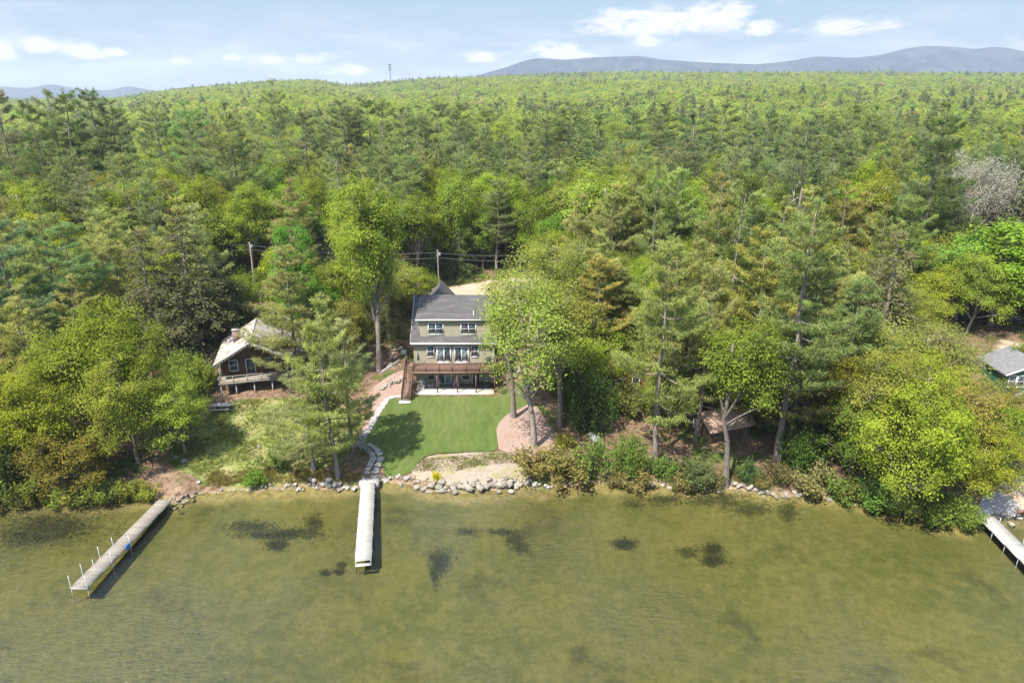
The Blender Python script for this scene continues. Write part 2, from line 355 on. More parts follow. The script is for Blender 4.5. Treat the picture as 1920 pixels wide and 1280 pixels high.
def terrain(x, y):
    x = np.asarray(x, float); y = np.asarray(y, float)
    s = y - shore(x)
    bed = -.10 - .16*np.clip(-s, 0, 3) - .045*np.clip(-s-3, 0, 28)
    l = np.clip(s, 0, None)
    k = np.clip((l-17.5)/13, 0, 1); k = k*k*(3-2*k)
    land = .12 + .75*(1-np.exp(-l/1.1)) + .088*np.minimum(l, 18.5) + 2.65*k
    und = .16*np.sin(x*.21+.4)*np.sin(y*.17) + .10*np.sin(x*.53+y*.31)
    land = land + und*np.clip((l-2)/10, 0, 1)*np.clip((np.abs(x+6)-6)/8, 0, 1)
    # distant slope up to the ridge
    yy = np.maximum(y, 1.0)
    u = 960 + FPX*(x/yy)*1.06
    r = np.hypot(x, y)
    ridge = CAM_H + (187-np.interp(u, RU, RV))/FPX*1900 - 33
    hill = np.interp(r, DR, DZ)*(ridge-5.5) + np.clip((r-250)/400, 0, 1)*(3.2*np.sin(x*.011+y*.006)+2.5*np.sin(x*.004-y*.017+1))*np.clip((2600-r)/1200, 0, 1)
    z = np.where(s < 0, bed, land + np.where(y > 118, hill, 0))
    # excavated footprint of the walk-out house: level from the patio to its front wall and under the floor
    fx = np.clip((x+13.3)/.6, 0, 1)*np.clip((-2.0-x)/.6, 0, 1); fy = np.clip((y-80.5)/1.0, 0, 1)*np.clip((95.0-y)/.8, 0, 1)
    f = fx*fy
    return z*(1-f) + 2.30*f
def gz(x, y): return float(terrain(x, y))
def gpx(u, v):
    """point of the ground seen along the ray (u, v) of the photograph"""
    d = pray(u, v); t = 30.0; st = .5
    while t < 3000:
        x, y, z = d[0]*t, d[1]*t, CAM_H+d[2]*t
        if z <= max(gz(x, y), -9): break
        t += st; st = max(.15, t*.003)
    for _ in range(12):
        t2 = t-st/2; x, y, z = d[0]*t2, d[1]*t2, CAM_H+d[2]*t2
        if z <= gz(x, y): t = t2
        st /= 2
    x, y = d[0]*t, d[1]*t
    return Vector((x, y, gz(x, y)))

def in_poly(x, y, poly):
    x = np.asarray(x); y = np.asarray(y); r = np.zeros(x.shape, bool); n = len(poly)
    for i in range(n):
        x0, y0 = poly[i][:2]; x1, y1 = poly[(i+1) % n][:2]
        c = ((y0 > y) != (y1 > y)) & (x < (x1-x0)*(y-y0)/((y1-y0) or 1e-9)+x0); r ^= c
    return r
def poly_soft(x, y, poly, w):
    ins = in_poly(x, y, poly); d = np.full(np.shape(x), 1e9)
    for i in range(len(poly)):
        a = np.array(poly[i][:2]); b = np.array(poly[(i+1) % len(poly)][:2]); ab = b-a
        t = np.clip(((x-a[0])*ab[0]+(y-a[1])*ab[1])/(ab@ab+1e-9), 0, 1)
        d = np.minimum(d, np.hypot(x-a[0]-t*ab[0], y-a[1]-t*ab[1]))
    return np.clip(.5 + np.where(ins, d, -d)/w, 0, 1)
def ppoly(pts): return [tuple(gpx(u, v))[:2] for u, v in pts]

GRASS = [ppoly([(395, 770), (440, 752), (560, 745), (680, 775), (668, 820), (640, 862), (560, 905), (430, 918), (330, 880), (320, 820)])]
SANDS = [ppoly([(755, 559), (790, 545), (850, 537), (905, 528), (985, 520), (1040, 524), (1020, 545), (940, 564)]),
         ppoly([(480, 552), (500, 530), (590, 520), (620, 545), (560, 562)]),
         ppoly([(1855, 655), (1870, 632), (1930, 640), (1990, 645), (1990, 680), (1890, 672)]),
         ppoly([(1835, 985), (1850, 925), (1900, 895), (1990, 890), (1990, 975)])]
def build_ground():
    xa = np.arange(-75, 75.01, .6)
    ex = 75*np.power(1.09, np.arange(1, 30))
    xs = np.concatenate([-ex[::-1], xa, ex])
    yn = np.concatenate([np.arange(-300, 20, 20), np.arange(20, 140, .6)])
    yf = 140*np.power(1.03, np.arange(0, 142)); ys = np.concatenate([yn, yf])
    X0, Y = np.meshgrid(xs, ys)
    X = X0*np.maximum(1, Y/140)
    Z = terrain(X, Y)
    nr, nc = X.shape
    i = np.arange(nr-1)[:, None]*nc; j = np.arange(nc-1)[None, :]
    F = np.stack([i+j, i+j+1, i+nc+j+1, i+nc+j], -1).reshape(-1, 4)
    b = MB(); b.add(np.stack([X, Y, Z], -1).reshape(-1, 3), F)
    me = b.mesh('ground', M['ground'], smooth=True)
    s = (Y - shore(X)).ravel(); x = X.ravel(); y = Y.ravel()
    g = np.max([poly_soft(x, y, p, 4.0) for p in GRASS], axis=0); sd = np.max([poly_soft(x, y, p, 3.0) for p in SANDS], axis=0)
    for nm, val in (('bed', np.clip(.5-s*3, 0, 1)), ('shallow', np.clip(1+s/3.2, 0, 1)), ('grass', g), ('sand', sd*np.where((x > 55) & (y > 85), .62, 1))):
        at = me.attributes.new(nm, 'FLOAT', 'POINT'); at.data.foreach_set('value', val.astype(np.float32))
    o = link('ground', me); tag(o, 'wooded ground rising from the lake to the far ridge', kind='structure')
build_ground()
W = MB(); W.add([(-420, -300, 0), (420, -300, 0), (420, 72, 0), (-420, 72, 0)], [(0, 1, 2, 3)])
tag(W.build('lake', M['water']), 'shallow clear lake water rippled by wind', kind='structure')

def sheet(name, poly, m, zoff=.05, step=.7, kind='structure', label=None):
    """a ground sheet draped over the terrain inside a smooth outline"""
    n = len(poly); dense = []
    P = [Vector((p[0], p[1], 0)) for p in poly]
    for i in range(n):                                      # Catmull-Rom outline
        p0, p1, p2, p3 = P[i-1], P[i], P[(i+1) % n], P[(i+2) % n]
        k = max(2, int((p2-p1).length/.45))
        for q in range(k):
            t = q/k; dense.append(.5*((2*p1)+(p2-p0)*t+(2*p0-5*p1+4*p2-p3)*t*t+(3*p1-p0-3*p2+p3)*t**3))
    bx = [p.x for p in dense]; by = [p.y for p in dense]
    gx, gy = np.meshgrid(np.arange(min(bx), max(bx), step), np.arange(min(by), max(by), step))
    pl = [(p.x, p.y) for p in dense]
    s = poly_soft(gx.ravel(), gy.ravel(), pl, 1.0) > .8
    pts = [Vector(p) for p in pl] + [Vector((a, b)) for a, b, c in zip(gx.ravel(), gy.ravel(), s) if c]
    ed = [(i, (i+1) % len(pl)) for i in range(len(pl))]
    v, e, f, *_ = mgeo.delaunay_2d_cdt(pts, ed, [], 1, 1e-5)
    V = np.array([(p.x, p.y) for p in v]); Z = terrain(V[:, 0], V[:, 1]) + zoff
    b = MB(); b.add(np.column_stack([V, Z]), [tuple(t) for t in f])
    o = b.build(name, m, smooth=True); return tag(o, label, kind=kind)
LAWN = ppoly([(717, 755), (760, 748), (935, 742), (955, 722), (992, 708), (1004, 716), (992, 755), (955, 775), (932, 800), (933, 832), (925, 846), (870, 848), (818, 851), (790, 862), (772, 885), (745, 893), (722, 893), (716, 868), (700, 845), (686, 832), (700, 800)])
sheet('lawn', LAWN, M['lawn'], .10, label='mown green lawn below the grey house')
sheet('gravel_path', ppoly([(762, 742), (765, 700), (752, 695), (705, 722), (700, 742), (695, 775), (668, 830), (690, 836), (722, 768)]), M['gravel'], .05, label='pinkish gravel yard beside the stairs')
sheet('mulch_bed', ppoly([(934, 834), (932, 800), (953, 776), (992, 755), (1010, 768), (1030, 800), (1040, 838), (990, 852), (940, 845)]), M['gravel'], .075, label='pinkish gravel bed under the oaks')
sheet('beach', ppoly([(772, 888), (792, 864), (820, 853), (925, 848), (990, 850), (1010, 880), (985, 902), (930, 908), (860, 908), (800, 902)]), M['beach'], .06, label='sandy planting bed above the rock edging')

def hills():
    rg = np.random.default_rng(5)
    def ridge(name, prof, D, depth, label, seed):
        U = np.array([p[0] for p in prof], float); Vv = np.array([p[1] for p in prof], float)
        us = np.arange(U[0], U[-1]+1, 6.0); vs = np.interp(us, U, Vv)
        ker = np.hanning(9); ker /= ker.sum(); vs = np.convolve(np.pad(vs, 4, mode='edge'), ker, 'valid')
        top = np.array([at_y(u, v, D) for u, v in zip(us, vs)])
        rows = np.linspace(-1, 1, 41); b = MB(); VV = []
        for q in rows:
            prof_k = (1-abs(q))**1.15
            wob = np.zeros(len(us))
            for o_ in range(1, 6): wob += np.sin(us*.008*2**o_ + 5*q*o_ + seed*o_)/o_**1.1
            z = 2 + (top[:, 2]-2)*np.clip(prof_k + .26*wob*(abs(q))*(1-abs(q))*2, 0, 1.02)
            y = D + q*depth + wob*60*abs(q)
            VV.append(np.column_stack([top[:, 0]*(1+q*depth/D*.9), y, z]))
        nc = len(us); i = np.arange(len(rows)-1)[:, None]*nc; j = np.arange(nc-1)[None, :]
        F = np.stack([i+j, i+j+1, i+nc+j+1, i+nc+j], -1).reshape(-1, 4)
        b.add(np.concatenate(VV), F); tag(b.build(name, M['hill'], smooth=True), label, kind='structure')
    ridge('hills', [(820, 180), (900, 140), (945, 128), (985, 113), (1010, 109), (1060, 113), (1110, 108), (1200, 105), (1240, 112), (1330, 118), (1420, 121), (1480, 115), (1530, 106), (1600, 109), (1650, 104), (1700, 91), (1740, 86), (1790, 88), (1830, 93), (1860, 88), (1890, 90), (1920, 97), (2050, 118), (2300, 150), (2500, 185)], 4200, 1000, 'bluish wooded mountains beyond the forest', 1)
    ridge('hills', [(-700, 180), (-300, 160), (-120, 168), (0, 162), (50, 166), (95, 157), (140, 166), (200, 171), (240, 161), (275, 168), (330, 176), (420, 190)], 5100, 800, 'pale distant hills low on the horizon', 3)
hills()

# air between the camera and the ridge
hm = bpy.data.materials.new('haze_air'); hm.use_nodes = True; ht = NT(hm.node_tree); ht.n.clear()
ho = ht.new('ShaderNodeOutputMaterial'); pv = ht.new('ShaderNodeVolumePrincipled')
pv.inputs['Color'].default_value = (.78, .86, 1.0, 1); pv.inputs['Density'].default_value = 1.2e-4; pv.inputs['Anisotropy'].default_value = .1
ht.l.new(pv.outputs[0], ho.inputs['Volume'])
hb = MB().box(-9700, 9700, -400, 9650, -3.5, 425)
tag(hb.build('haze', hm), 'thin pale summer haze', kind='stuff')

# ------------------------------------------------------------------ buildings
def frame_mb(x0, x1, z0, z1, y, w=.09, d=.07):
    b = MB()
    b.box(x0-w, x1+w, y-d, y, z1, z1+w).box(x0-w, x1+w, y-d, y, z0-w, z0)
    b.box(x0-w, x0, y-d, y, z0, z1).box(x1, x1+w, y-d, y, z0, z1); return b
def window(parent, x0, x1, z0, z1, y, split=1, hung=True, blinds=None, name='window'):
    """white framed window on a wall facing -y: frame > pane, blind, sash"""
    f = frame_mb(x0, x1, z0, z1, y).build(name, M['white_paint'], parent)
    n = split; w = (x1-x0)/n
    for i in range(n):
        a, c = x0+i*w, x0+(i+1)*w
        bl = (blinds[i] if blinds else 'glass_dark')
        box('blind', M[bl], f, a+.03, c-.03, y-.012, y-.006, z0+.03, z1-.03)
        box('pane', M['glass'], f, a+.03, c-.03, y-.030, y-.024, z0+.03, z1-.03)
        s = MB()
        if i: s.box(a-.045, a+.045, y-.06, y-.001, z0, z1)
        if hung: s.box(a+.03, c-.03, y-.05, y-.022, (z0+z1)/2-.025, (z0+z1)/2+.025)
        if name == 'sliding_door':
            for q in (a+.03, c-.08): s.box(q, q+.05, y-.055, y-.004, z0+.03, z1-.03)
            s.box(a+.08, c-.08, y-.054, y-.005, z1-.10, z1-.03).box(a+.08, c-.08, y-.054, y-.005, z0+.03, z0+.12)
        if s.n: s.build('sash', M['white_paint'], f)
    return f
def boards(parent, x0, x1, z0, z1, y, h, m, name='siding_board'):
    """lapped clapboards on a wall facing -y"""
    n = max(1, round((z1-z0)/h)); h = (z1-z0)/n
    me = None
    for i in range(n):
        if me is None:
            me = MB().prism([(y-.006, 0), (y-.032, .004), (y-.008, h-.003), (y-.002, h-.003)], 'x', x0, x1).mesh(name, M[m])
        link(name, me, parent, (0, 0, z0+i*h))

def main_house():
    H = empty('house', (-7.7, 84.8, 2.4), 0, 'grey green three storey house with dormer, deck and walkout patio facing the lake', 'house')
    xl, xr = -5.3, 5.33
    w = MB().box(xl, xr, .0, 10.3, -.2, 6.05)
    w.prism([(-.0, 6.05), (10.3, 6.05), (5.3, 10.35)], 'x', xl+.01, xr-.01)
    wall = w.build('wall', M['siding'], H)
    boards(wall, xl+.1, xr-.1, .02, 2.70, 0, .22, 'siding'); boards(wall, xl+.1, xr-.1, 3.1, 5.75, 0, .19, 'siding')
    for x in (xl, xr-.1): box('corner_board', M['siding'], wall, x, x+.1, -.045, -.002, 0, 5.8)
    # roof: gable with its ridge along the lake front
    r = MB(); t = .16
    r.prism([(-.47, 5.83), (5.3, 10.72), (5.3, 10.72+t), (-.47, 5.83+t)], 'x', -5.62, 5.66)
    r.prism([(11.07, 5.83), (5.303, 10.72), (5.303, 10.72+t), (11.07, 5.83+t)], 'x', -5.62, 5.66)
    roof = r.build('roof', M['shingle'], H)
    box('ridge_cap', M['shingle'], roof, -5.62, 5.66, 5.17, 5.43, 10.86, 10.905)
    box('fascia', M['white_paint'], roof, -5.66, 5.70, -.52, -.475, 5.80, 6.0)
    for x in (-5.67, 5.665):
        f = MB()
        for y0, y1 in ((-.5, 5.3), (11.1, 5.3)): f.bar((x, y0, 5.89), (x, y1, 10.80), .04, .2)
        f.build('rake_board', M['white_paint'], roof)
    for i in range(26):                                     # shingle courses on the low strip and beside the dormer
        y = -.40+i*.22; z = 5.83+t+(y+.47)*.8475
        if i < 3 or i > 3: box('shingle_course', M['shingle'], roof, -5.62, 5.66 if i < 3 else -4.98, y, y+.2, z-.02, z+.018)
    # shed dormer
    d = MB().prism([(.4, 6.5), (.4, 8.98), (5.2, 10.6), (5.2, 9.0)], 'x', -4.58, 4.96)
    dw = d.build('dormer', M['siding'], H)
    boards(dw, -4.5, 4.88, 6.66, 8.96, .4, .19, 'siding')
    for x in (-4.6, 4.88): box('corner_board', M['siding'], dw, x, x+.1, .355, .40, 6.6, 8.96)
    dr = MB().prism([(.02, 8.93), (5.3, 10.76), (5.3, 10.92), (.02, 9.09)], 'x', -4.92, 5.2).build('dormer_roof', M['shingle'], H)
    box('fascia', M['white_paint'], dr, -4.95, 5.23, -.03, .015, 8.92, 9.10)
    for i in range(16):
        y = .08+i*.33; z = 9.09+(y-.02)*.3466
        MB().prism([(y, z-.01), (y+.32, z+.10), (y+.32, z+.116), (y, z+.018)], 'x', -4.90, 5.18).build('shingle_course', M['shingle'], dr)
    MB().tube([(2.65, .9, 9.3), (2.65, .9, 10.0)], .055, 8).build('vent_pipe', M['white_paint'], dr)
    for x0 in (-3.24, 1.05): window(H, x0, x0+1.85, 6.98, 8.46, .36, 2)
    # main floor
    window(H, -3.47, -2.66, 3.95, 5.42, -.04, 1); window(H, 2.36, 3.20, 3.95, 5.42, -.04, 1)
    window(H, -2.20, -.44, 3.16, 5.36, -.04, 2, False, ('blind', 'glass_dark'), 'sliding_door')
    window(H, .12, 1.92, 3.16, 5.36, -.04, 2, False, ('glass_dark', 'blind'), 'sliding_door')
    for x in (-2.52, 2.22):
        l = MB().box(x-.07, x+.07, -.16, -.04, 4.75, 5.0).box(x-.09, x+.09, -.2, -.03, 5.0, 5.05); l.build('wall_lamp', M['charcoal'], H)
    # walk-out level
    window(H, -3.6, -2.7, .68, 1.95, -.04, 1); window(H, 1.03, 2.0, .66, 1.95, -.04, 1)
    window(H, -2.19, -.45, .10, 2.1, -.04, 2, False, ('glass_dark', 'blind'), 'sliding_door')
    window(H, 2.42, 3.3, .10, 2.1, -.04, 1, False, None, 'door')
    # rear gable wing
    g = MB().prism([(-5.2, -.1), (-.8, -.1), (-.8, 7.6), (-3.0, 9.95), (-5.2, 7.6)], 'y', 9.5, 15.5); wing = g.build('rear_wing', M['siding'], H)
    rr = MB()
    for sx in (-1, 1):
        rr.prism([(-3.0, 10.12), (-3.0+sx*2.75, 7.05), (-3.0+sx*2.75, 7.23), (-3.0, 10.32)], 'y', 5.6, 15.9)
    rr.build('rear_roof', M['shingle'], H)
    # deck
    D = MB().box(-5.05, 5.55, -3.06, -.05, 2.84, 2.98).build('deck', M['deck_dark'], H)
    me = MB().box(-5.05, 5.55, 0, .135, 2.985, 3.02).mesh('plank', M['deck_wood'])
    for i in range(21): link('plank', me, D, (0, -3.05+i*.143, 0))
    box('fascia', M['deck_wood'], D, -5.10, 5.60, -3.14, -3.065, 2.70, 3.03)
    for x in (-4.82, -2.05, .58, 3.02, 5.46):
        box('post', M['deck_dark'], H, x-.075, x+.075, -3.04, -2.89, .06, 2.84)
    box('beam', M['deck_dark'], H, -5.0, 5.5, -2.85, -2.72, 2.6, 2.835)
    me = MB().box(-.03, .03, -2.70, -.06, 2.62, 2.83).mesh('joist', M['deck_dark'])
    for i in range(18): link('joist', me, D, (-4.8+i*.6, 0, 0))
    rl = MB().box(-5.1, 5.6, -3.13, -2.99, 4.06, 4.11).box(-5.1, 5.6, -3.09, -3.03, 3.98, 4.055).box(-5.1, 5.6, -3.09, -3.03, 3.10, 3.16)
    R = rl.build('railing', M['deck_wood'], H)
    bal = MB()
    for i in range(78):
        x = -5.0+i*.1365; bal.box(x-.022, x+.022, -3.082, -3.038, 3.162, 3.978)
    tag(bal.build('baluster', M['deck_wood'], R), kind='stuff')
    for x in (-5.06, -3.4, -1.7, .0, 1.75, 3.5, 5.54): box('rail_post', M['deck_wood'], R, x-.05, x+.05, -3.15, -2.97, 3.03, 4.16)
    e = MB().box(5.52, 5.60, -2.96, -.3, 4.02, 4.08).box(5.53, 5.59, -2.96, -.3, 3.1, 3.16)
    for i in range(18): e.box(5.535, 5.58, -2.9+i*.145, -2.86+i*.145, 3.161, 4.019)
    tag(e.build('side_rail', M['deck_wood'], R), kind='stuff')
    # wrap-around landing at the east side
    L = MB().box(5.40, 7.35, -.02, 3.0, 2.85, 3.0).build('side_landing', M['deck_dark'], H)
    me = MB().box(5.40, 7.35, 0, .135, 3.004, 3.035).mesh('plank', M['deck_wood'])
    for i in range(21): link('plank', me, L, (0, 0+i*.143, 0))
    e = MB()
    for q in (4.05, 3.12): e.box(5.62, 7.36, -.06, -.0, q, q+.06).box(7.30, 7.36, .02, 3.0, q, q+.06)
    for i in range(12): e.box(5.66+i*.14, 5.70+i*.14, -.05, -.01, 3.181, 4.049)
    for i in range(20): e.box(7.31, 7.35, .06+i*.145, .10+i*.145, 3.181, 4.049)
    tag(e.build('landing_rail', M['deck_wood'], L), kind='stuff')
    for x, y in ((7.28, .05), (7.28, 2.9)): box('post', M['deck_dark'], H, x-.07, x+.07, y-.07, y+.07, -.1, 2.85)
    # stairs
    n = 16; y0, y1, z0, z1 = -5.35, -.95, .0, 3.0
    S = MB()
    for x in (-6.33, -5.24): S.prism([(y0, -.05), (y0+.25, -.05), (y1, z1-.33), (y1, z1), (y0, z0+.12)], 'x', x-.03, x+.03)
    S = S.build('stairs', M['deck_wood'], H)
    me = MB().box(-6.29, -5.28, 0, .275, -.045, 0).mesh('tread', M['deck_wood']); mr = MB().box(-6.29, -5.28, .24, .262, -.19, -.047).mesh('riser', M['deck_dark'])
    for i in range(n):
        z = z0+(i+1)*(z1-z0)/n; y = y0+i*(y1-y0)/n
        link('tread', me, S, (0, y, z)); link('riser', mr, S, (0, y, z))
    for x in (-6.36, -5.21):
        hr = MB().bar((x, y0+.05, .98), (x, y1, z1+.98), .07, .05).bar((x, y0+.05, .22), (x, y1, z1+.2), .05, .04)
        for i in range(28):
            t = (i+.5)/28; y = y0+.05+(y1-y0-.05)*t; z = z0+(z1-z0)*t
            hr.box(x-.02, x+.02, y-.02, y+.02, z+.22, z+.96)
        for y, z in ((y0+.04, -.05), (y1, z1-.2)): hr.box(x-.05, x+.05, y-.05, y+.05, z, z+1.3)
        hr.build('handrail', M['deck_wood'], S)
    ld = MB().box(-6.4, -5.07, -.94, .6, 2.86, 3.02).box(-6.4, -6.33, -.9, .6, 3.98, 4.05).box(-6.4, -6.33, -.9, .6, 3.1, 3.16)
    for i in range(10): ld.box(-6.385, -6.345, -.85+i*.15, -.81+i*.15, 3.161, 3.979)
    for q in (-6.33, -5.25): ld.box(q-.06, q+.06, -.9, -.78, 0, 2.86)
    ld.build('landing', M['deck_wood'], H)
    box('patio', M['concrete'], H, -4.95, 5.62, -3.42, -.03, -.1, .06)
    box('stair_pad', M['concrete'], H, -6.6, -5.1, -6.1, -5.3, -.12, .03)
    return H
main_house()

def adirondack(x, y, z, rz, label, group):
    c = empty('garden_chair', (x, y, z), rz, label, 'chair', group)
    s = MB()
    for i in range(5): s.bar((-.28, -.28+i*.12, .38-i*.025), (.28, -.28+i*.12, .38-i*.025), .105, .022)
    s.build('seat', M['pale_plastic'], c)
    k = MB()
    for i in range(5): k.bar((-.24+i*.12, .22, .26), (-.26+i*.13, .58, 1.0+.06*(2-abs(i-2))), .10, .02, (0, 1, 0))
    k.bar((-.27, .46, .7), (.27, .46, .7), .07, .02); k.build('backrest', M['pale_plastic'], c)
    for sx in (-1, 1):
        MB().bar((sx*.36, -.36, .56), (sx*.36, .42, .56), .13, .024).build('armrest', M['pale_plastic'], c)
        MB().bar((sx*.33, -.32, 0), (sx*.33, -.32, .55), .09, .025).build('leg', M['pale_plastic'], c)
        MB().bar((sx*.31, -.30, .36), (sx*.31, .55, .02), .025, .11).build('leg', M['pale_plastic'], c)
    return c
PZ = 2.462
adirondack(-11.55, 83.5, PZ, .75, 'pale slatted garden chair on the patio next to the stairs end post', 'garden chairs on the patio')
adirondack(-10.05, 83.55, PZ, -.6, 'pale slatted garden chair between the small patio table and a deck post', 'garden chairs on the patio')
adirondack(-7.45, 84.0, PZ, .1, 'pale slatted garden chair by the middle post of the deck', 'garden chairs on the patio')
def side_table(name, x, y, z, w, d, h, m, label, cat):
    t = empty(name, (x, y, z), 0, label, cat)
    b = MB()
    for i in range(5): b.box(-w/2+i*w/5, -w/2+(i+1)*w/5-.015, -d/2, d/2, h-.03, h)
    b.build('tabletop', m, t)
    for sx in (-1, 1):
        for sy in (-1, 1): MB().box(sx*(w/2-.06)-.025, sx*(w/2-.06)+.025, sy*(d/2-.06)-.025, sy*(d/2-.06)+.025, 0, h-.031).build('leg', m, t)
    return t
side_table('patio_table', -10.8, 83.3, PZ, .55, .5, .45, M['pale_plastic'], 'small pale table between two garden chairs on the patio', 'table')
side_table('dining_table', -3.7, 83.4, PZ, 1.5, .9, .72, M['charcoal'], 'dark table in the shade of the patio by the glazed door', 'table')
def chair(x, y, rz, label):
    c = empty('patio_chair', (x, y, PZ), rz, label, 'chair', 'dark chairs at the patio table')
    MB().box(-.23, .23, -.22, .22, .42, .46).build('seat', M['charcoal'], c)
    MB().bar((0, .22, .47), (0, .30, .95), .44, .03, (0, 1, 0)).build('backrest', M['charcoal'], c)
    for sx in (-1, 1):
        for sy in (-1, 1): MB().box(sx*.2-.02, sx*.2+.02, sy*.19-.02, sy*.19+.02, 0, .42).build('leg', M['charcoal'], c)
chair(-4.75, 83.4, math.pi/2, 'dark chair at the end of the patio table near the glazed door')
chair(-2.7, 83.5, -math.pi/2, 'dark chair at the outer end of the patio table near the last post')
# things on the deck
def grill():
    g = empty('grill', (-3.05, 84.1, 5.42), 0, 'black covered barbecue grill standing on the deck by the railing', 'grill')
    MB().prism([(-.3, .55), (.3, .55), (.3, .85), (-.3, .85)], 'y', -.28, .28).build('firebox', M['charcoal'], g)
    MB().prism([(-.28, .853), (.28, .853), (.2, 1.1), (-.05, 1.16), (-.24, 1.06)], 'x', -.32, .32).build('lid', M['charcoal'], g)
    MB().tube([(-.25, -.33, .98), (.25, -.33, .98)], .02, 6).build('handle', M['metal'], g)
    for sx in (-1, 1): MB().box(sx*.48-.16, sx*.48+.16, -.22, .22, .82, .85).build('side_shelf', M['charcoal'], g)
    for sx in (-1, 1):
        for sy in (-1, 1): MB().box(sx*.26-.03, sx*.26+.03, sy*.2-.03, sy*.2+.03, 0, .55).build('leg', M['charcoal'], g)
grill()
def parasol():
    p = empty('closed_parasol', (-12.35, 84.0, 5.42), 0, 'closed dark parasol standing on the deck by the stairs', 'parasol')
    MB().tube([(0, 0, 0), (0, 0, 1.9)], .025, 8).build('pole', M['metal_dark'], p)
    MB().tube([(0, 0, .75), (0, 0, 1.0), (0, 0, 1.5), (0, 0, 1.82)], (.18, .15, .08, .03), 9).build('canopy', M['charcoal'], p)
    MB().tube([(0, 0, 0), (0, 0, .06), (0, 0, .1)], (.24, .24, .1), 12).build('base', M['charcoal'], p)
parasol()

# ---- old cabin at the west
def cabin():
    o = gpx(414, 748); rz = math.radians(15)
    C = empty('cabin', (o.x, o.y, o.z-.05), rz, 'weathered brown cabin with pale shingle roof, brick chimney and raised porch', 'cabin')
    W_, D_ = 8.6, 8.5; ez, pz = 4.55, 7.0; cxm = 4.25
    MB().box(.5, W_-.4, 2.4, D_+2, -.3, 2.2).build('foundation', M['grey_wood'], C)
    w = MB().prism([(.15, 2.2), (W_-.15, 2.2), (W_-.15, ez), (cxm, pz-.2), (.15, ez)], 'y', 2.4, D_+2).build('wall', M['brown_wall'], C)
    me = MB().box(0, .26, -.03, -.004, 0, 2.3).mesh('wall_board', M['brown_wall'])
    for i in range(29): link('wall_board', me, w, (.2+i*.283, 2.4, 2.2))
    r = MB(); slope = (pz-ez)/cxm
    for sx, xe in ((-1, -.45), (1, W_+.55)):
        ze = pz - abs(xe-cxm)*slope
        r.prism([(cxm, pz), (xe, ze), (xe, ze+.14), (cxm, pz+.14)], 'y', .6, D_+2.6)
    roof = r.build('roof', M['old_shingle'], C)
    for sx, xe in ((-1, -.45), (1, W_+.55)):
        L = abs(xe-cxm)
        for k in range(14):
            xa, xb = cxm+sx*(.08+(L-.1)*(k+1)/14), cxm+sx*(.08+(L-.1)*k/14)
            za, zb = (pz+.14-abs(q-cxm)*slope for q in (xa, xb))
            MB().prism([(xa, za-.02), (xa, za+.022), (xb, zb+.008), (xb, zb-.02)], 'y', .6, D_+2.6).build('shingle_course', M['old_shingle'], roof)
    MB().box(cxm-.1, cxm+.1, .58, D_+2.62, pz+.12, pz+.185).build('ridge_cap', M['dock_white'], roof)
    for sx, xe in ((-1, -.45), (1, W_+.55)):                  # scalloped bargeboards
        b = MB(); n = 14; ze = pz - abs(xe-cxm)*slope
        b.bar((cxm, .58, pz+.06), (xe, .58, ze+.06), .05, .2, (0, 0, 1))
        for i in range(n):
            t = (i+.5)/n; b.prism([(cxm+(xe-cxm)*t-.15, pz+(ze-pz)*t-.03), (cxm+(xe-cxm)*t+.15, pz+(ze-pz)*t-.03), (cxm+(xe-cxm)*t+.08, pz+(ze-pz)*t-.2), (cxm+(xe-cxm)*t-.08, pz+(ze-pz)*t-.2)], 'y', .57, .6)
        b.build('bargeboard', M['dock_white'], roof)
    ch = MB().box(-.42, .42, -.33, .33, -1.2, .62).build('chimney', M['brick'], C, (2.1, 5.6, 6.75))
    MB().box(-.47, .47, -.38, .38, .62, .72).build('chimney_cap', M['stone_grey'], ch)
    # porch
    p = MB().box(0, W_+.3, .0, 2.38, 1.98, 2.1).build('porch_deck', M['dock_grey'], C)
    me = MB().box(0, W_+.3, 0, .15, 2.105, 2.135).mesh('plank', M['dock_grey'])
    for i in range(15): link('plank', me, p, (0, .02+i*.157, 0))
    rl = MB()
    for z in (2.98, 2.55): rl.box(.05, W_+.2, .05, .13, z, z+.07)
    for i in range(6): rl.box(.08+i*1.68, .17+i*1.68, .04, .14, 2.136, 3.05)
    rl.build('porch_rail', M['dock_grey'], C)
    for x in (.2, 2.0, 4.2, 6.4, W_): MB().box(x-.07, x+.07, .2, .34, -.3, 1.98).build('post', M['grey_wood'], C)
    for x in (.2, W_-.2): MB().box(x-.06, x+.06, .72, .84, 2.136, 4.5 if x < 1 else 4.3).build('roof_post', M['grey_wood'], C)
    window(C, 1.25, 2.2, 2.9, 4.3, 2.37, 1); window(C, 5.6, 6.8, 2.9, 4.2, 2.37, 2)
    window(C, 3.3, 4.3, 2.25, 4.25, 2.37, 1, False, None, 'door')
    # lower addition at the back
    MB().box(W_+.1, W_+4.2, 4.0, 10, -.4, 2.6).build('addition', M['brown_wall'], C)
    MB().prism([(W_-.1, 4.05), (W_+4.6, 2.55), (W_+4.6, 2.69), (W_-.1, 4.19)], 'y', 3.6, 10.4).build('addition_roof', M['old_shingle'], C)
cabin()
def stored_board(u, v, L, rz, m, label):
    p = gpx(u, v); o = empty('stored_board', (p.x, p.y, p.z), rz, label, 'board')
    MB().box(-.02, .02, -.3, .3, .02, L).build('plank', m, o)
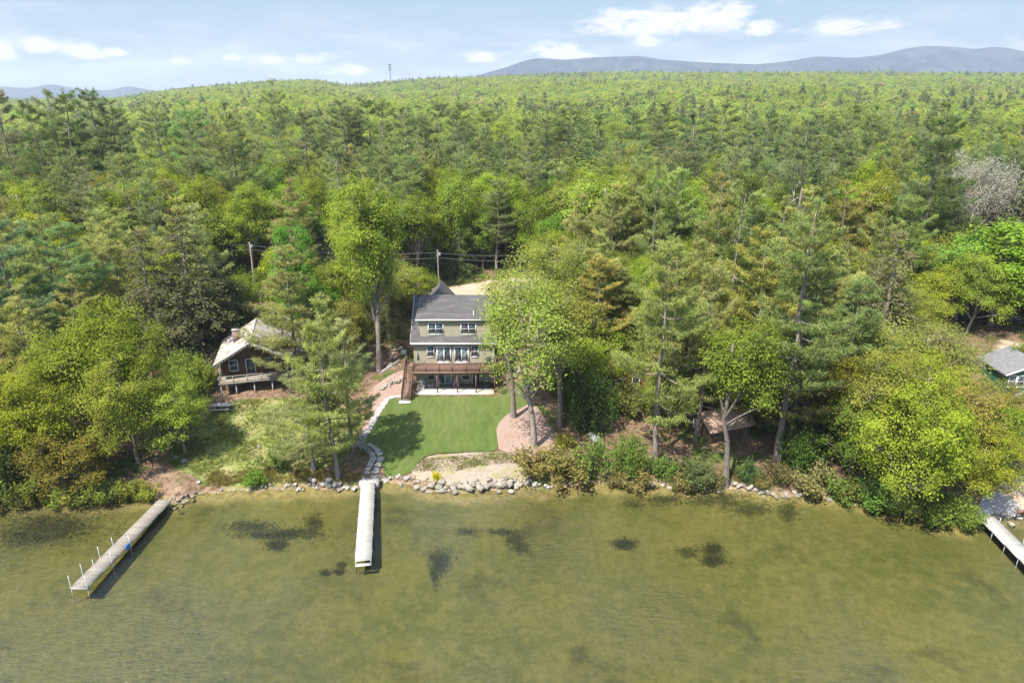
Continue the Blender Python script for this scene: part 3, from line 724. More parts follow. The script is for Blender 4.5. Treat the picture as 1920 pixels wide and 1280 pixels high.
def picnic_table():
    p = gpx(417, 769)
    t = empty('picnic_table', p, math.radians(6), 'grey weathered picnic table on the grass below the cabin', 'picnic table')
    me = MB().box(-1.15, 1.15, 0, .17, .72, .76).mesh('plank', M['grey_wood'])
    tp = MB().box(-.9, .9, -.4, .4, .68, .715).build('tabletop', M['grey_wood'], t)
    for i in range(5): link('plank', me, tp, (0, -.46+i*.185, 0))
    for sy in (-1, 1): MB().box(-1.15, 1.15, sy*.75-.14, sy*.75+.14, .42, .46).build('bench', M['grey_wood'], t)
    for x in (-.75, .75):
        b = MB()
        for sy in (-1, 1): b.bar((x, sy*.7, 0), (x, sy*.25, .69), .09, .04)
        b.bar((x, -.85, .385), (x, .85, .385), .04, .09).build('leg', M['grey_wood'], t)
picnic_table()

def cottage(name, loc, rz, W_, D_, ez, pz, wall, roof, label, trim=None, win=(), over=.4, split_roof=True):
    C = empty(name, loc, rz, label, 'cottage'); c = W_/2; sl_ = (pz-ez)/c
    w = MB().prism([(0, -.6), (W_, -.6), (W_, ez), (c, pz-.1), (0, ez)], 'y', 0, D_).build('wall', M[wall], C)
    r = MB()
    for xe in (-over, W_+over):
        ze = pz-abs(xe-c)*sl_; r.prism([(c, pz), (xe, ze), (xe, ze+.15), (c, pz+.15)], 'y', -over, D_+over)
    ro = r.build('roof', M[roof], C)
    for xe in (-over, W_+over):
        ze = pz-abs(xe-c)*sl_
        if trim: MB().bar((c, -over-.03, pz+.08), (xe, -over-.03, ze+.08), .05, .24).build('rake_board', M[trim], ro)
    for k in range(8):
        for sx in (-1, 1):
            xa, xb = c+sx*(c+over)*(k+1)/8.05, c+sx*(c+over)*k/8.05
            za, zb = (pz+.15-abs(q-c)*sl_ for q in (xa, xb))
            MB().prism([(xa, za-.02), (xa, za+.022), (xb, zb+.008), (xb, zb-.02)], 'y', -over, D_+over).build('shingle_course', M[roof], ro)
    for (a, b, z0, z1, nm) in win: window(C, a, b, z0, z1, -.02, 1, nm == 'window', None, nm)
    return C
p = gpx(1868, 742)
G = cottage('green_cottage', (p.x+.7, p.y, p.z), math.radians(-4), 6.6, 5.5, 3.0, 4.5, 'green_wall', 'grey_roof', 'dark green cottage with white gable trim and a row of windows', 'white_paint',
        [(.35+i*1.0, 1.15+i*1.0, 1.3, 2.75, 'window') for i in range(6)])
MB().box(-.3, 6.8, -2.0, -.1, .5, .62).build('porch_deck', M['grey_wood'], G)
gr = MB()
for i in range(9): gr.box(-.25+i*.86, -.17+i*.86, -1.98, -1.9, -.5, 1.5)
gr.box(-.25, 6.75, -1.99, -1.89, 1.45, 1.52); gr.build('porch_rail', M['grey_wood'], G)
p = gpx(1172, 738)
cottage('red_cottage', (p.x-2.3, p.y, p.z), math.radians(4), 5.4, 7, 2.6, 4.6, 'red_wall', 'rust_roof', 'small red cottage with rust brown gable roof under tall pines', 'red_wall', [(1.0, 1.9, .9, 2.0, 'window'), (3.2, 4.1, .1, 2.1, 'door')])
p = gpx(1325, 800)
cottage('low_shed', (p.x-2.2, p.y, p.z), math.radians(-68), 4.2, 5.6, 1.5, 2.7, 'brown_wall', 'tan_roof', 'low brown shed with tan roof half hidden by a young oak', None, [(1.0, 1.8, .6, 1.5, 'window')])
p = gpx(600, 502)
cottage('teal_roofed_house', (p.x+5.2, p.y+3, p.z), math.radians(72), 6.5, 9, 5.0, 8.2, 'grey_wood', 'teal_roof', 'house with smooth grey teal roof among the trees across the road', None, [(1.2, 2.2, 1.2, 2.4, 'window')])
p = gpx(28, 640)
cottage('pale_roofed_house', (p.x-4, p.y, p.z), math.radians(60), 6, 8, 2.8, 4.9, 'grey_wood', 'grey_roof', 'house mostly hidden by blue green pines at the picture edge', None, [(1.2, 2.2, 1.0, 2.0, 'window')])
for u, v, d, lab in ((1392, 139, 1750, 'tiny pale house on the wooded ridge below the mountains'), (1005, 158, 1150, 'tiny pale house among lime green crowns on the hillside')):
    q = at_y(u, v+6, d)
    cottage('hill_house', (q.x-6, q.y, q.z-5), math.radians(20), 12, 14, 9, 14, 'dock_white', 'grey_roof', lab, None, [(3, 5, 5, 7, 'window'), (7, 9, 5, 7, 'window')])
def tower():
    q = at_y(732, 146, 1830); g = gz(q.x, q.y)
    T = empty('cell_tower', (q.x, q.y, g), 0, 'slim lattice cell tower with antennas standing on the ridge', 'tower')
    top = at_y(732, 119, 1830).z - g
    m = MB()
    for a in range(3):
        an = a*2.094; m.bar((2.2*math.cos(an), 2.2*math.sin(an), -2), (1.0*math.cos(an), 1.0*math.sin(an), top), .5)
    for k in range(18):
        z0, z1 = top*k/18, top*(k+1)/18
        for a in range(3):
            r0, r1 = 2.2-1.2*k/18, 2.2-1.2*(k+1)/18; a0, a1 = a*2.094, (a+1)*2.094
            m.bar((r0*math.cos(a0), r0*math.sin(a0), z0), (r1*math.cos(a1), r1*math.sin(a1), z1), .22)
    m.build('mast', M['metal_dark'], T)
    for z in (top-2, top-8, top-14):
        b = MB()
        for a in range(6): b.box(3.0*math.cos(a*1.047)-.5, 3.0*math.cos(a*1.047)+.5, 3.0*math.sin(a*1.047)-.5, 3.0*math.sin(a*1.047)+.5, z-2.2, z+1)
        b.box(-3, 3, -.2, .2, z-.9, z-.5).box(-.2, .2, -3, 3, z-.4, z); b.build('antenna', M['metal_dark'], T)
tower()

# ---- docks
def dock(name, a, b, w, label, wood, planked, nsec, top=.62, poles=(), bent=True):
    a = Vector((a[0], a[1], 0)); b = Vector((b[0], b[1], 0)); L = (b-a).length
    rz = math.atan2(b.y-a.y, b.x-a.x)
    D = empty(name, (a.x, a.y, 0), rz, label, 'dock')
    sec = L/nsec
    for i in range(nsec):
        x0 = i*sec
        s = MB().box(x0+.02, x0+sec-.02, -w/2, -w/2+.06, top-.20, top-.033).box(x0+.02, x0+sec-.02, w/2-.06, w/2, top-.20, top-.033)
        for q in (x0+.02, x0+sec-.1): s.box(q, q+.08, -w/2+.061, w/2-.061, top-.19, top-.04)
        S = s.build('dock_section', M[wood] if not planked else M['grey_wood'], D)
        n = int(round(sec/.155)); pw = (sec-.03)/n
        me = MB().box(0, pw-.008, -w/2, w/2, top-.03, top).mesh('plank', M[wood])
        for k in range(n): link('plank', me, S, (x0+.015+k*pw, 0, 0), color=(1, 1, 1))
    for (x, side, hgt, m) in poles:
        x = x*L
        y = side*(w/2+.035)
        zb = gz(*(Vector((a.x, a.y, 0)) + Vector((math.cos(rz)*x-math.sin(rz)*y, math.sin(rz)*x+math.cos(rz)*y, 0))).xy)
        P = MB().tube([(x, y, zb-.1), (x, y, top+hgt)], .032, 8).build('pole', M[m], D)
        MB().box(x-.06, x+.06, y-.05, y+.05, top-.17, top-.05).build('bracket', M['metal_dark'], P)
    return D, L
a = at_y(308, 938, 60.2)
a = Vector((-34.9, 60.6, 0)); bq = [(-0)]
def wl(u, v, z=.62):
    d = pray(u, v); t = (z-CAM_H)/d[2]; return (d[0]*t, d[1]*t)
a, b = wl(309, 937), wl(146, 1102)
dl, LL = dock('wooden_dock', a, b, 1.35, 'long grey plank dock reaching diagonally over the shallows', 'dock_grey', True, 6,
              poles=[(LL_, s, h, m) for LL_, s, h, m in ((.03, 1, .25, 'metal_dark'), (.03, -1, .2, 'metal_dark'), (.56, -1, .75, 'metal'), (.54, 1, .9, 'metal'), (.70, -1, 1.15, 'metal'), (.74, 1, 1.1, 'metal'), (.77, -1, .5, 'metal'), (.875, -1, 1.1, 'metal'), (.99, 1, 1.2, 'metal'), (.99, -1, 1.1, 'metal'))])
a2, b2 = wl(690, 905), wl(681, 1047)
dm, L2 = dock('white_dock', a2, b2, 1.42, 'straight white dock below the lawn of the grey house', 'dock_white', False, 5,
              poles=[(x, s, .28, 'metal_dark') for x in (.16, .34, .53, .72, .92) for s in (-1, 1)])
e = MB().box(L2+.01, L2+.10, -.71, .71, .46, .54).box(L2+.01, L2+.07, -.71, -.63, -.7, .46).box(L2+.01, L2+.07, .63, .71, -.7, .46).box(L2+.11, L2+.5, -.66, .66, .20, .26)
e.box(L2+.08, L2+.14, -.66, -.6, .2, .5).box(L2+.08, L2+.14, .6, .66, .2, .5)
e.build('end_frame', M['dock_white'], dm)
a3, b3 = wl(1848, 967), wl(1960, 1078)
dr, L3 = dock('right_dock_walkway'.replace('right_', 'pale_'), a3, b3, 1.55, 'pale dock with thin metal poles beside the stony landing', 'dock_white', False, 4,
              poles=[(x, s, h, 'metal') for x, s, h in ((.30, -1, .9), (.5, 1, 1.1), (.52, -1, .9), (.74, -1, 1.0), (.75, 1, 1.0), (.1, 1, .4))])
def towel():
    x = .56*LL; rz = dl.rotation_euler.z; y = 1.42/2+.02
    px, py = a[0]+math.cos(rz)*x-math.sin(rz)*y, a[1]+math.sin(rz)*x+math.cos(rz)*y
    b = MB(); V = []; n = 9
    for i in range(n):
        for j in range(6):
            t = i/(n-1); V.append((-.28+.56*j/5+.05*math.sin(i*1.3), .03*math.sin(j*1.9+i)+(.0 if t > .35 else -.25*(.35-t)), .68-.62*max(0, t-.2)+(.0 if t > .2 else .01)))
    F = [(i*6+j, i*6+j+1, (i+1)*6+j+1, (i+1)*6+j) for i in range(n-1) for j in range(5)]
    b.add(V, F); o = b.build('towel', M['blue'], None, (px, py, .02), (0, 0, rz), smooth=True)
    so_ = o.modifiers.new('thickness', 'SOLIDIFY'); so_.thickness = .03
    tag(o, 'blue cloth hanging over the side of the diagonal plank dock', 'cloth')
towel()

# ---- stones
rgs = np.random.default_rng(11)
def rock_mesh(seed):
    import bmesh
    r = np.random.default_rng(seed); bm = bmesh.new(); bmesh.ops.create_icosphere(bm, subdivisions=2, radius=1)
    P = r.normal(size=(9, 3)); P /= np.linalg.norm(P, axis=1)[:, None]; dd = r.uniform(.55, .9, 9)
    for v in bm.verts:
        c = np.array(v.co)
        for n_, d_ in zip(P, dd):
            k = c@n_
            if k > d_: c = c-n_*(k-d_)*.9
        c += r.normal(size=3)*.025; v.co = c
    me = bpy.data.meshes.new('boulder'); bm.to_mesh(me); bm.free(); return me
RM = []
for mname in ('stone', 'stone_grey'):
    row = []
    for s in range(6):
        me = rock_mesh(s+3); me.materials.append(M[mname]); row.append(me)
    RM.append(row)
def rocks(pts, n, size, label, group, grey=False, spread=.35, lift=.3, cat='boulder'):
    """boulders strewn along a line of ground points"""
    P = [gpx(u, v) if len(q) == 2 else q for q in pts for u, v in [q[:2]]]
    seg = [(P[i+1]-P[i]).length for i in range(len(P)-1)]; tot = sum(seg)
    for k in range(n):
        d = (k+.5+rgs.uniform(-.35, .35))/n*tot; i = 0
        while i < len(seg)-1 and d > seg[i]: d -= seg[i]; i += 1
        p = P[i].lerp(P[i+1], min(1, d/seg[i]))
        x, y = p.x+rgs.normal()*spread*.5, p.y+rgs.normal()*spread
        s = size*rgs.uniform(.55, 1.25)
        o = link('boulder', RM[int(grey)][rgs.integers(6)], None, (x, y, max(gz(x, y), -.25)+s*lift), (rgs.uniform(-.3, .3), rgs.uniform(-.3, .3), rgs.uniform(0, 6.3)))
        o.scale = (s*rgs.uniform(.9, 1.25), s*rgs.uniform(.75, 1.0), s*rgs.uniform(.6, .85)); tag(o, label, cat, group)
G1 = 'boulders edging the water below the lawn'
rocks([(770, 902), (800, 913), (850, 919), (900, 916), (950, 911), (978, 903)], 44, .46, 'pale boulder in the curved rock edging between beach bed and water', G1, spread=.3)
rocks([(795, 908), (850, 914), (905, 910), (955, 905)], 26, .36, 'pale boulder in the curved rock edging between beach bed and water', G1, spread=.3, lift=.5)
rocks([(975, 905), (1010, 900), (1035, 905)], 10, .32, 'grey stone in the shade under the olive shoreline shrub', 'grey stones under the olive shrub', True)
rocks([(709, 898), (740, 898), (768, 902)], 12, .30, 'grey stone along the water beside the white dock', 'stones beside the white dock', True, .2)
rocks([(540, 913), (590, 914), (640, 916), (672, 912)], 26, .34, 'rounded stone at the waterline under the shore pines', 'stones under the shore pines', True, .3)
rocks([(1375, 912), (1420, 918), (1470, 922), (1490, 922)], 22, .36, 'sunlit stone in the rough bank between dark shore shrubs', 'sunlit stones on the wooded bank')
rocks([(1150, 905), (1240, 912), (1340, 915), (1370, 915)], 24, .26, 'dark stone along the shaded wooded waterline', 'dark stones along the wooded waterline', True, .25)
rocks([(1490, 925), (1560, 933), (1640, 950), (1750, 975)], 24, .28, 'mossy stone under the overhanging oak at the waterline', 'mossy stones under the overhanging oak', True, .3)
rocks([(300, 955), (318, 946), (345, 938), (352, 945), (322, 958)], 44, .20, 'small pinkish stone in the heap beside the plank dock', 'small stones heaped beside the plank dock', False, .5, .4)
rocks([(370, 925), (430, 919), (500, 917), (540, 914)], 30, .17, 'small dark stone along the grassy waterline', 'small stones along the grassy waterline', True, .2)
rocks([(708, 731), (724, 724), (742, 716), (754, 708)], 15, .38, 'pale boulder in the row across the gravel yard by the stairs', 'boulders across the gravel yard', False, .25)
rocks([(726, 690), (732, 670), (745, 662), (752, 655)], 12, .42, 'pale boulder on the shady slope above the gravel yard', 'boulders on the shady slope', False, .5)
rocks([(958, 712), (966, 700), (974, 690), (992, 697), (985, 706)], 26, .45, 'pale boulder in the retaining bank beside the deck landing', 'boulders in the retaining bank', False, .5, .4)
rocks([(1862, 965), (1885, 972), (1915, 968)], 16, .3, 'stone beside the landing of the pale dock', 'stones beside the pale dock', True, .4)
rocks([(480, 838)], 1, .32, 'lone pinkish stone in the lakeside grass', None, True) if False else None
for (u, v, s, lab) in ((486, 838, .30, 'lone small stone in the mown grass below the cabin'), (345, 866, .42, 'flat grey stone near the oak trunk by the grass'), (330, 858, .3, 'small grey stone at the edge of oak shade'), (372, 905, .28, 'greyish stone on the leafy bank by the plank dock')):
    p = gpx(u, v); o = link('boulder', RM[1][2], None, (p.x, p.y, p.z+s*.3), (0, 0, u)); o.scale = (s, s*.8, s*.6); tag(o, lab, 'stone')

# stepping stones from the dock to the stairs
SP = empty('stone_path', gpx(700, 840), 0, kind='structure'); tag(SP, 'curved path of flat stepping stones from dock to stairs')
pm = []
for s in range(5):
    r = np.random.default_rng(40+s); n = 7
    pm.append(MB().prism([((.40+.07*r.normal())*math.cos(i*2*math.pi/n), (.30+.05*r.normal())*math.sin(i*2*math.pi/n)) for i in range(n)], 'z', -.06, .04).mesh('paver', M['paver']))
def pavers(pts, n, two=False, sc=1.0):
    P = [gpx(*q) for q in pts]; seg = [(P[i+1]-P[i]).length for i in range(len(P)-1)]; tot = sum(seg)
    for k in range(n):
        d = (k+.5)/n*tot; i = 0
        while i < len(seg)-1 and d > seg[i]: d -= seg[i]; i += 1
        p = P[i].lerp(P[i+1], min(1, d/seg[i])); tdir = (P[i+1]-P[i]).normalized(); an = math.atan2(tdir.y, tdir.x)
        for sd in ((-1, 1) if two else (0,)):
            x = p.x-tdir.y*sd*.42+rgs.normal()*.04; y = p.y+tdir.x*sd*.42+rgs.normal()*.04
            o = link('paver', pm[rgs.integers(5)], SP, Vector((x, y, gz(x, y)+.13))-SP.location, (0, 0, an+math.pi/2+rgs.normal()*.12))
            o.scale = (sc, sc, 1)
pavers([(694, 893), (703, 872), (708, 858), (700, 846), (684, 836)], 13, True, .95)
pavers([(672, 838), (684, 818), (700, 792), (716, 764), (726, 750)], 30, False, 1.05)
pavers([(728, 748), (740, 745), (756, 744)], 8, False, 1.0)
pad = gpx(690, 900)
o = MB().box(-1.0, 1.0, -.55, .55, -.5, .62).build('landing_slab', M['paver'], None, (a2[0]+.02, a2[1]+.6, 0)); tag(o, 'pinkish flat landing slab at the head of the white dock', 'slab')
def timber(u0, v0, u1, v1, h, lab):
    A_, B_ = gpx(u0, v0), gpx(u1, v1); o = empty('retaining_timber', A_, 0, lab, 'retaining wall')
    for k in range(3): MB().bar((0, 0, k*.19-.1), tuple((B_-A_)+Vector((0, 0, k*.19-.1))), .2, .18).build('timber', M['grey_wood'], o)
timber(716, 700, 750, 678, .5, 'low weathered timber wall on the slope beside the gravel yard')
timber(1128, 897, 1148, 893, .4, 'dark old log lying across the shaded bank')
# landing and sign by the eastern dock
sheet('boat_ramp', ppoly([(1832, 975), (1838, 940), (1862, 922), (1900, 938), (1915, 968), (1870, 968)]), mat('ramp_gravel', (.22, .215, .21), (.36, .35, .335), 2, .95, .03, 25), .07, label='grey gravel boat landing beside the pale dock')
def sign():
    p = gpx(1911, 975)
    s = empty('wooden_sign', p, .1, 'small reddish brown sign board standing by the pale dock', 'sign')
    MB().box(-.5, .5, -.03, .03, .7, 1.15).build('board', M['deck_wood'], s)
    for x in (-.4, .4): MB().box(x-.04, x+.04, .035, .10, -.2, 1.2).build('post', M['deck_dark'], s)
sign()
# small red and pale things by the red cottage
def kayak(u, v, L, rz, m, lab):
    p = gpx(u, v); n = 11; b = MB()
    P = [(-L/2+L*i/(n-1), 0, .22+.10*abs(2*i/(n-1)-1)**2) for i in range(n)]
    k = empty('kayak', p, rz, lab, 'kayak')
    b.tube(P, [max(.02, .33*math.sin(math.pi*(i+.15)/(n-.7))**.7) for i in range(n)], 10).build('hull', M[m], k, smooth=True)
    MB().tube([(-.45, 0, .46), (-.2, 0, .56), (.3, 0, .56), (.5, 0, .47)], (.05, .24, .24, .05), 10).build('cockpit', M['charcoal'], k)
kayak(1186, 762, 2.8, 1.9, 'red_wall', 'dull red kayak lying on the bank below the red cottage')
kayak(1138, 733, 2.6, 1.35, 'red_plastic', 'bright orange red kayak beside the red cottage')
def tank(u, v, m, lab, nm, s=1.0):
    p = gpx(u, v); o = empty(nm, p, .4, lab, nm.replace('_', ' '))
    MB().prism([(-.5*s, 0), (.5*s, 0), (.55*s, .35*s), (.3*s, .55*s), (-.3*s, .55*s), (-.55*s, .35*s)], 'y', -.9*s, .9*s).build('hull', m, o)
    MB().box(-.04, .04, -1.0*s, 1.0*s, .551*s, .62*s).build('keel', m, o)
tank(1115, 822, M['pale_plastic'], 'small pale upturned rowing boat between the hedge and the bank', 'rowing_boat', .85)
tank(1845, 752, M['white_paint'], 'small white upturned boat in front of the green cottage', 'rowing_boat', 1.0)
def crate(u, v, lab):
    p = gpx(u, v); o = empty('cool_box', p, .2, lab, 'box')
    MB().box(-.35, .35, -.25, .25, 0, .5).build('body', M['pale_plastic'], o); MB().box(-.37, .37, -.27, .27, .5, .6).build('lid', M['pale_plastic'], o)
crate(1175, 768, 'pale box standing next to the dull red kayak')
crate(757, 664, 'pale box like planter at the head of the stairs side yard')
# rail fence behind the green cottage
p0, p1 = gpx(1850, 597), gpx(1925, 610)
fd = (p1-p0); fl = fd.length; fd.normalize()
FN = empty('rail_fence', p0, math.atan2(fd.y, fd.x), 'grey weathered rail fence at the top of the cleared slope', 'fence')
for i in range(6): MB().box(i*fl/5-.09, i*fl/5+.09, -.09, .09, -.4, 1.3).build('post', M['grey_wood'], FN)
for z in (.35, .75, 1.1):
    for i in range(5): MB().bar((i*fl/5+.091, 0, z+.05*rgs.normal()), ((i+1)*fl/5-.091, 0, z+.05*rgs.normal()), .12, .14).build('rail', M['grey_wood'], FN)
# utility poles and wires
def upole(x, y, h, lab):
    g = gz(x, y); o = empty('utility_pole', (x, y, g), 0, lab, 'utility pole', 'utility poles along the road')
    MB().tube([(0, 0, -.5), (0, 0, h)], (.13, .09), 9).build('pole', M['bark'], o)
    MB().tube([(0, 0, h-.95), (0, 0, h-.45)], (.24, .24), 9).build('transformer', M['metal_dark'], o, (.32, 0, 0))
    for z_ in (h-.1, h-1.0): MB().box(-.28, .28, -.04, .04, z_-.04, z_+.04).build('bracket', M['bark'], o)
    return (x, y, g+h-.45)
q1 = at_y(477, 528, 117); q2 = at_y(823, 540, 113); q3 = at_y(1105, 540, 114); q0 = at_y(150, 520, 124)
tops = [upole(q0.x, q0.y, 10, 'wooden utility pole deep among the pines west of the road'), upole(q1.x, q1.y, 10.2, 'wooden utility pole beside the tall twin pine trunks'), upole(q2.x, q2.y, 9.6, 'wooden utility pole rising behind the roof of the grey house'), upole(q3.x, q3.y, 10, 'wooden utility pole among the oaks east of the sandy road')]
for a_, b_ in zip(tops, tops[1:]):
    for k, off in enumerate((-1, 1)):
        pts = [(a_[0]+(b_[0]-a_[0])*t+off*.5, a_[1]+(b_[1]-a_[1])*t, a_[2]+(b_[2]-a_[2])*t-3.2*t*(1-t)-k*.9) for t in np.linspace(0, 1, 15)]
        tag(MB().tube(pts, .016, 5).build('power_line', M['wire']), 'thin power lines sagging between the poles along the road', 'power line', 'power lines along the road')

# ------------------------------------------------------------------ trees
UP = np.array([0, 0, 1.])
def nrm(v): return v/(np.linalg.norm(v, axis=-1, keepdims=True)+1e-9)
def leaf_cards(b, C, N, L, asp, v, rg, m=0):
    """rhombic leaves at C facing N"""
    n = len(C); T = nrm(np.cross(N, rg.normal(size=(n, 3)))); B = np.cross(N, T)
    l = (L*np.ones(n))[:, None]*.5; w = l*asp
    fold = N*l*.25
    V = np.stack([C+T*l, C+B*w+fold, C-T*l, C-B*w+fold], 1).reshape(-1, 3)
    b.add(V, np.arange(n*4).reshape(-1, 4), v, m)
def blades(b, C, D, L, w, v, rg, m=0):
    n = len(C); S = nrm(np.cross(D, UP+rg.normal(size=(n, 3))*.45))*(w/2)
    V = np.stack([C-S, C+S, C+D*(L*np.ones(n))[:, None]], 1).reshape(-1, 3)
    b.add(V, np.arange(n*3).reshape(-1, 3), v, m)

def make_broadleaf(seed, h, cr, base=.28, nclus=110, per=95, leaf=.30, fill=.5, wood=True, limbs=10, rc=.2, asp=.62, openness=.0):
    rg = np.random.default_rng(seed); tw = MB(); lf = MB()
    z0 = h*base; zc = (z0+h)/2; rz = (h-z0)/2
    lob = nrm(rg.normal(size=(9, 3))); la = rg.uniform(-.45, .42, 9)
    d = nrm(rg.normal(size=(nclus*2, 3))); d = d[(d[:, 2] > -.75)][:nclus]
    rad = 1+((np.clip(d@lob.T, 0, 1)**3)*la).sum(1)
    fr = rg.uniform(0, 1, len(d))**.5*(1-fill)+fill
    fr = np.where(rg.random(len(d)) < .2, rg.uniform(.25, .7, len(d)), fr)
    C = d*np.array([cr, cr, rz])*(rad*fr*.86)[:, None] + np.array([0, 0, zc])
    # trunk and limbs
    zt = z0+(h-z0)*.72; k = 7; tz = np.linspace(-.4, zt, k); bend = np.cumsum(rg.normal(size=(k, 2))*.012*h, axis=0); bend -= bend[0]
    bend[tz < z0] *= .5
    TP = np.column_stack([bend, tz]); r0 = h*.013+.06
    tw.tube(TP, np.linspace(r0, r0*.3, k)*np.array([1.35]+[1]*(k-1)), 8 if wood else 5)
    def tpt(z): return np.array([np.interp(z, tz, TP[:, 0]), np.interp(z, tz, TP[:, 1]), z])
    samp = []
    idx = [int(rg.integers(len(C)))]
    for _ in range(limbs-1):
        dd = np.min(np.linalg.norm(C[:, None]-C[idx][None], axis=2), axis=1); idx.append(int(np.argmax(dd)))
    for i in idx:
        e = C[i]*.97+np.array([0, 0, .0]); zs = np.clip(z0*.75+(e[2]-z0)*.45+rg.normal()*.4, z0*.7, zt*.97)
        s = tpt(zs); mid = (s+e)/2+np.array([0, 0, .1*np.linalg.norm(e-s)])+rg.normal(size=3)*.05*cr
        t = np.linspace(0, 1, 6)[:, None]; P = (1-t)**2*s+2*t*(1-t)*mid+t*t*e
        if wood: tw.tube(P, np.linspace(r0*.42, .025, 6), 5, cap=False)
        samp.append(P)
    S = np.concatenate(samp)
    if wood:
        for c in C:
            q = S[np.argmin(np.linalg.norm(S-c, axis=1)+np.maximum(0, S[:, 2]-c[2])*.5)]
            tw.tube([q, (q+c)/2+rg.normal(size=3)*.12, c], (.035, .022, .012), 3, cap=False)
    n = (per*rg.uniform(.55, 1.35, len(C))).astype(int)
    ci = np.repeat(np.arange(len(C)), n); rcl = (rc*cr*rg.uniform(.75, 1.35, len(C)))[ci]
    off = rg.normal(size=(len(ci), 3))*np.array([.62, .62, .40])*rcl[:, None]
    off[:, 2] += .12*rcl
    P = C[ci]+off
    out = nrm((P-np.array([0, 0, zc]))/np.array([cr, cr, rz]))
    N = nrm(out*.55+UP*.75+nrm(off)*.4+rg.normal(size=P.shape)*.55)
    v = np.clip(.5+(rg.normal(size=len(C))*.20)[ci]+rg.normal(size=len(ci))*.17, 0, 1)
    leaf_cards(lf, P, N, leaf*rg.uniform(.7, 1.3, len(ci)), asp, v, rg)
    return tw, lf

def make_pine(seed, h, cr, bare=.42, nw=12, tuft=50, per=8, L=.46, w=.08, wood=True, dead=8, up=.0, droop=.0, full=1.0):
    rg = np.random.default_rng(seed); tw = MB(); lf = MB()
    k = 9; tz = np.linspace(-.4, h*.985, k); bend = np.cumsum(rg.normal(size=(k, 2))*.006*h, axis=0); bend -= bend[0]
    TP = np.column_stack([bend, tz]); r0 = h*.0092+.06
    tw.tube(TP, r0*(1-.93*np.linspace(0, 1, k)**1.1)*np.array([1.3]+[1]*(k-1)), 8 if wood else 4)
    def tpt(z): return np.array([np.interp(z, tz, TP[:, 0]), np.interp(z, tz, TP[:, 1]), z])
    CC = []; DD = []; VV = []
    a0 = rg.uniform(0, 6.28)
    for i in range(nw):
        f = (i+rg.uniform(.1, .9))/nw; z = h*(bare+(1-bare)*f*.98)
        prof = min(1, .66+f*1.5)*(1-f**1.7)**.9*.95+.13
        nb = int(rg.integers(3, 6)) if f < .85 else 4
        for j in range(nb):
            a = a0+j*6.28/nb+rg.normal()*.35+i*.9; l = cr*prof*rg.uniform(.5, 1.2)
            if rg.random() < .13: continue
            dirh = np.array([math.cos(a), math.sin(a), 0]); el = (.10+.75*f**2+up)+rg.normal()*.09
            t = np.linspace(0, 1, 6)
            zz = l*(el*t - (.22-.15*f+droop)*np.sin(t*math.pi*.9)+.13*t**3)
            s = tpt(z); P = s+dirh*(l*t)[:, None]+UP*zz[:, None]
            if wood: tw.tube(P, np.linspace(.028+.011*l, .012, 6), 4, cap=False)
            nt = max(6, int(1.55*tuft*full*(l/cr)**1.15*rg.uniform(.75, 1.2)))
            tt = np.clip(.30+.73*rg.random(nt)**.7, 0, 1.04)
            side = np.array([-dirh[1], dirh[0], 0])
            lat = rg.normal(size=nt)*.27*l*np.sin(np.clip(tt, .1, .93)*math.pi*.86)**.7
            px = s+dirh*(l*tt-.25*np.abs(lat))[:, None]+side*lat[:, None]+UP*(np.interp(tt, t, zz)+rg.normal(size=nt)*.028*l+.04*l*rg.random(nt))[:, None]
            dd = nrm(dirh*.75+side*(lat/(.3*l+.01))[:, None]*.6+UP*.55+rg.normal(size=(nt, 3))*.25)
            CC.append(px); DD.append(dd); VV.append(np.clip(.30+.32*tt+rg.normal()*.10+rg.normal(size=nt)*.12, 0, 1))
    # leader
    zt = np.linspace(h*.93, h*1.0, 8); CC.append(np.array([tpt(q) for q in zt])); DD.append(np.tile(UP, (8, 1))); VV.append(np.full(8, .6))
    C = np.concatenate(CC); D = np.concatenate(DD); V = np.concatenate(VV)
    ci = np.repeat(np.arange(len(C)), per)
    dv = nrm(D[ci]+rg.normal(size=(len(ci), 3))*.62)
    base = C[ci]+rg.normal(size=(len(ci), 3))*L*.28-dv*L*.35
    blades(lf, base, dv, L*rg.uniform(.75, 1.35, len(ci)), w, np.clip(V[ci]+rg.normal(size=len(ci))*.08, 0, 1), rg)
    if wood:
        for _ in range(dead):
            z = h*rg.uniform(bare*.5, bare*1.1); a = rg.uniform(0, 6.28); l = rg.uniform(.8, 2.6)
            s = tpt(z); dr = np.array([math.cos(a), math.sin(a), rg.uniform(-.1, .25)])
            tw.tube([s, s+dr*l*.5+rg.normal(size=3)*.06, s+dr*l+rg.normal(size=3)*.15], (.035, .025, .012), 3, cap=False)
    return tw, lf

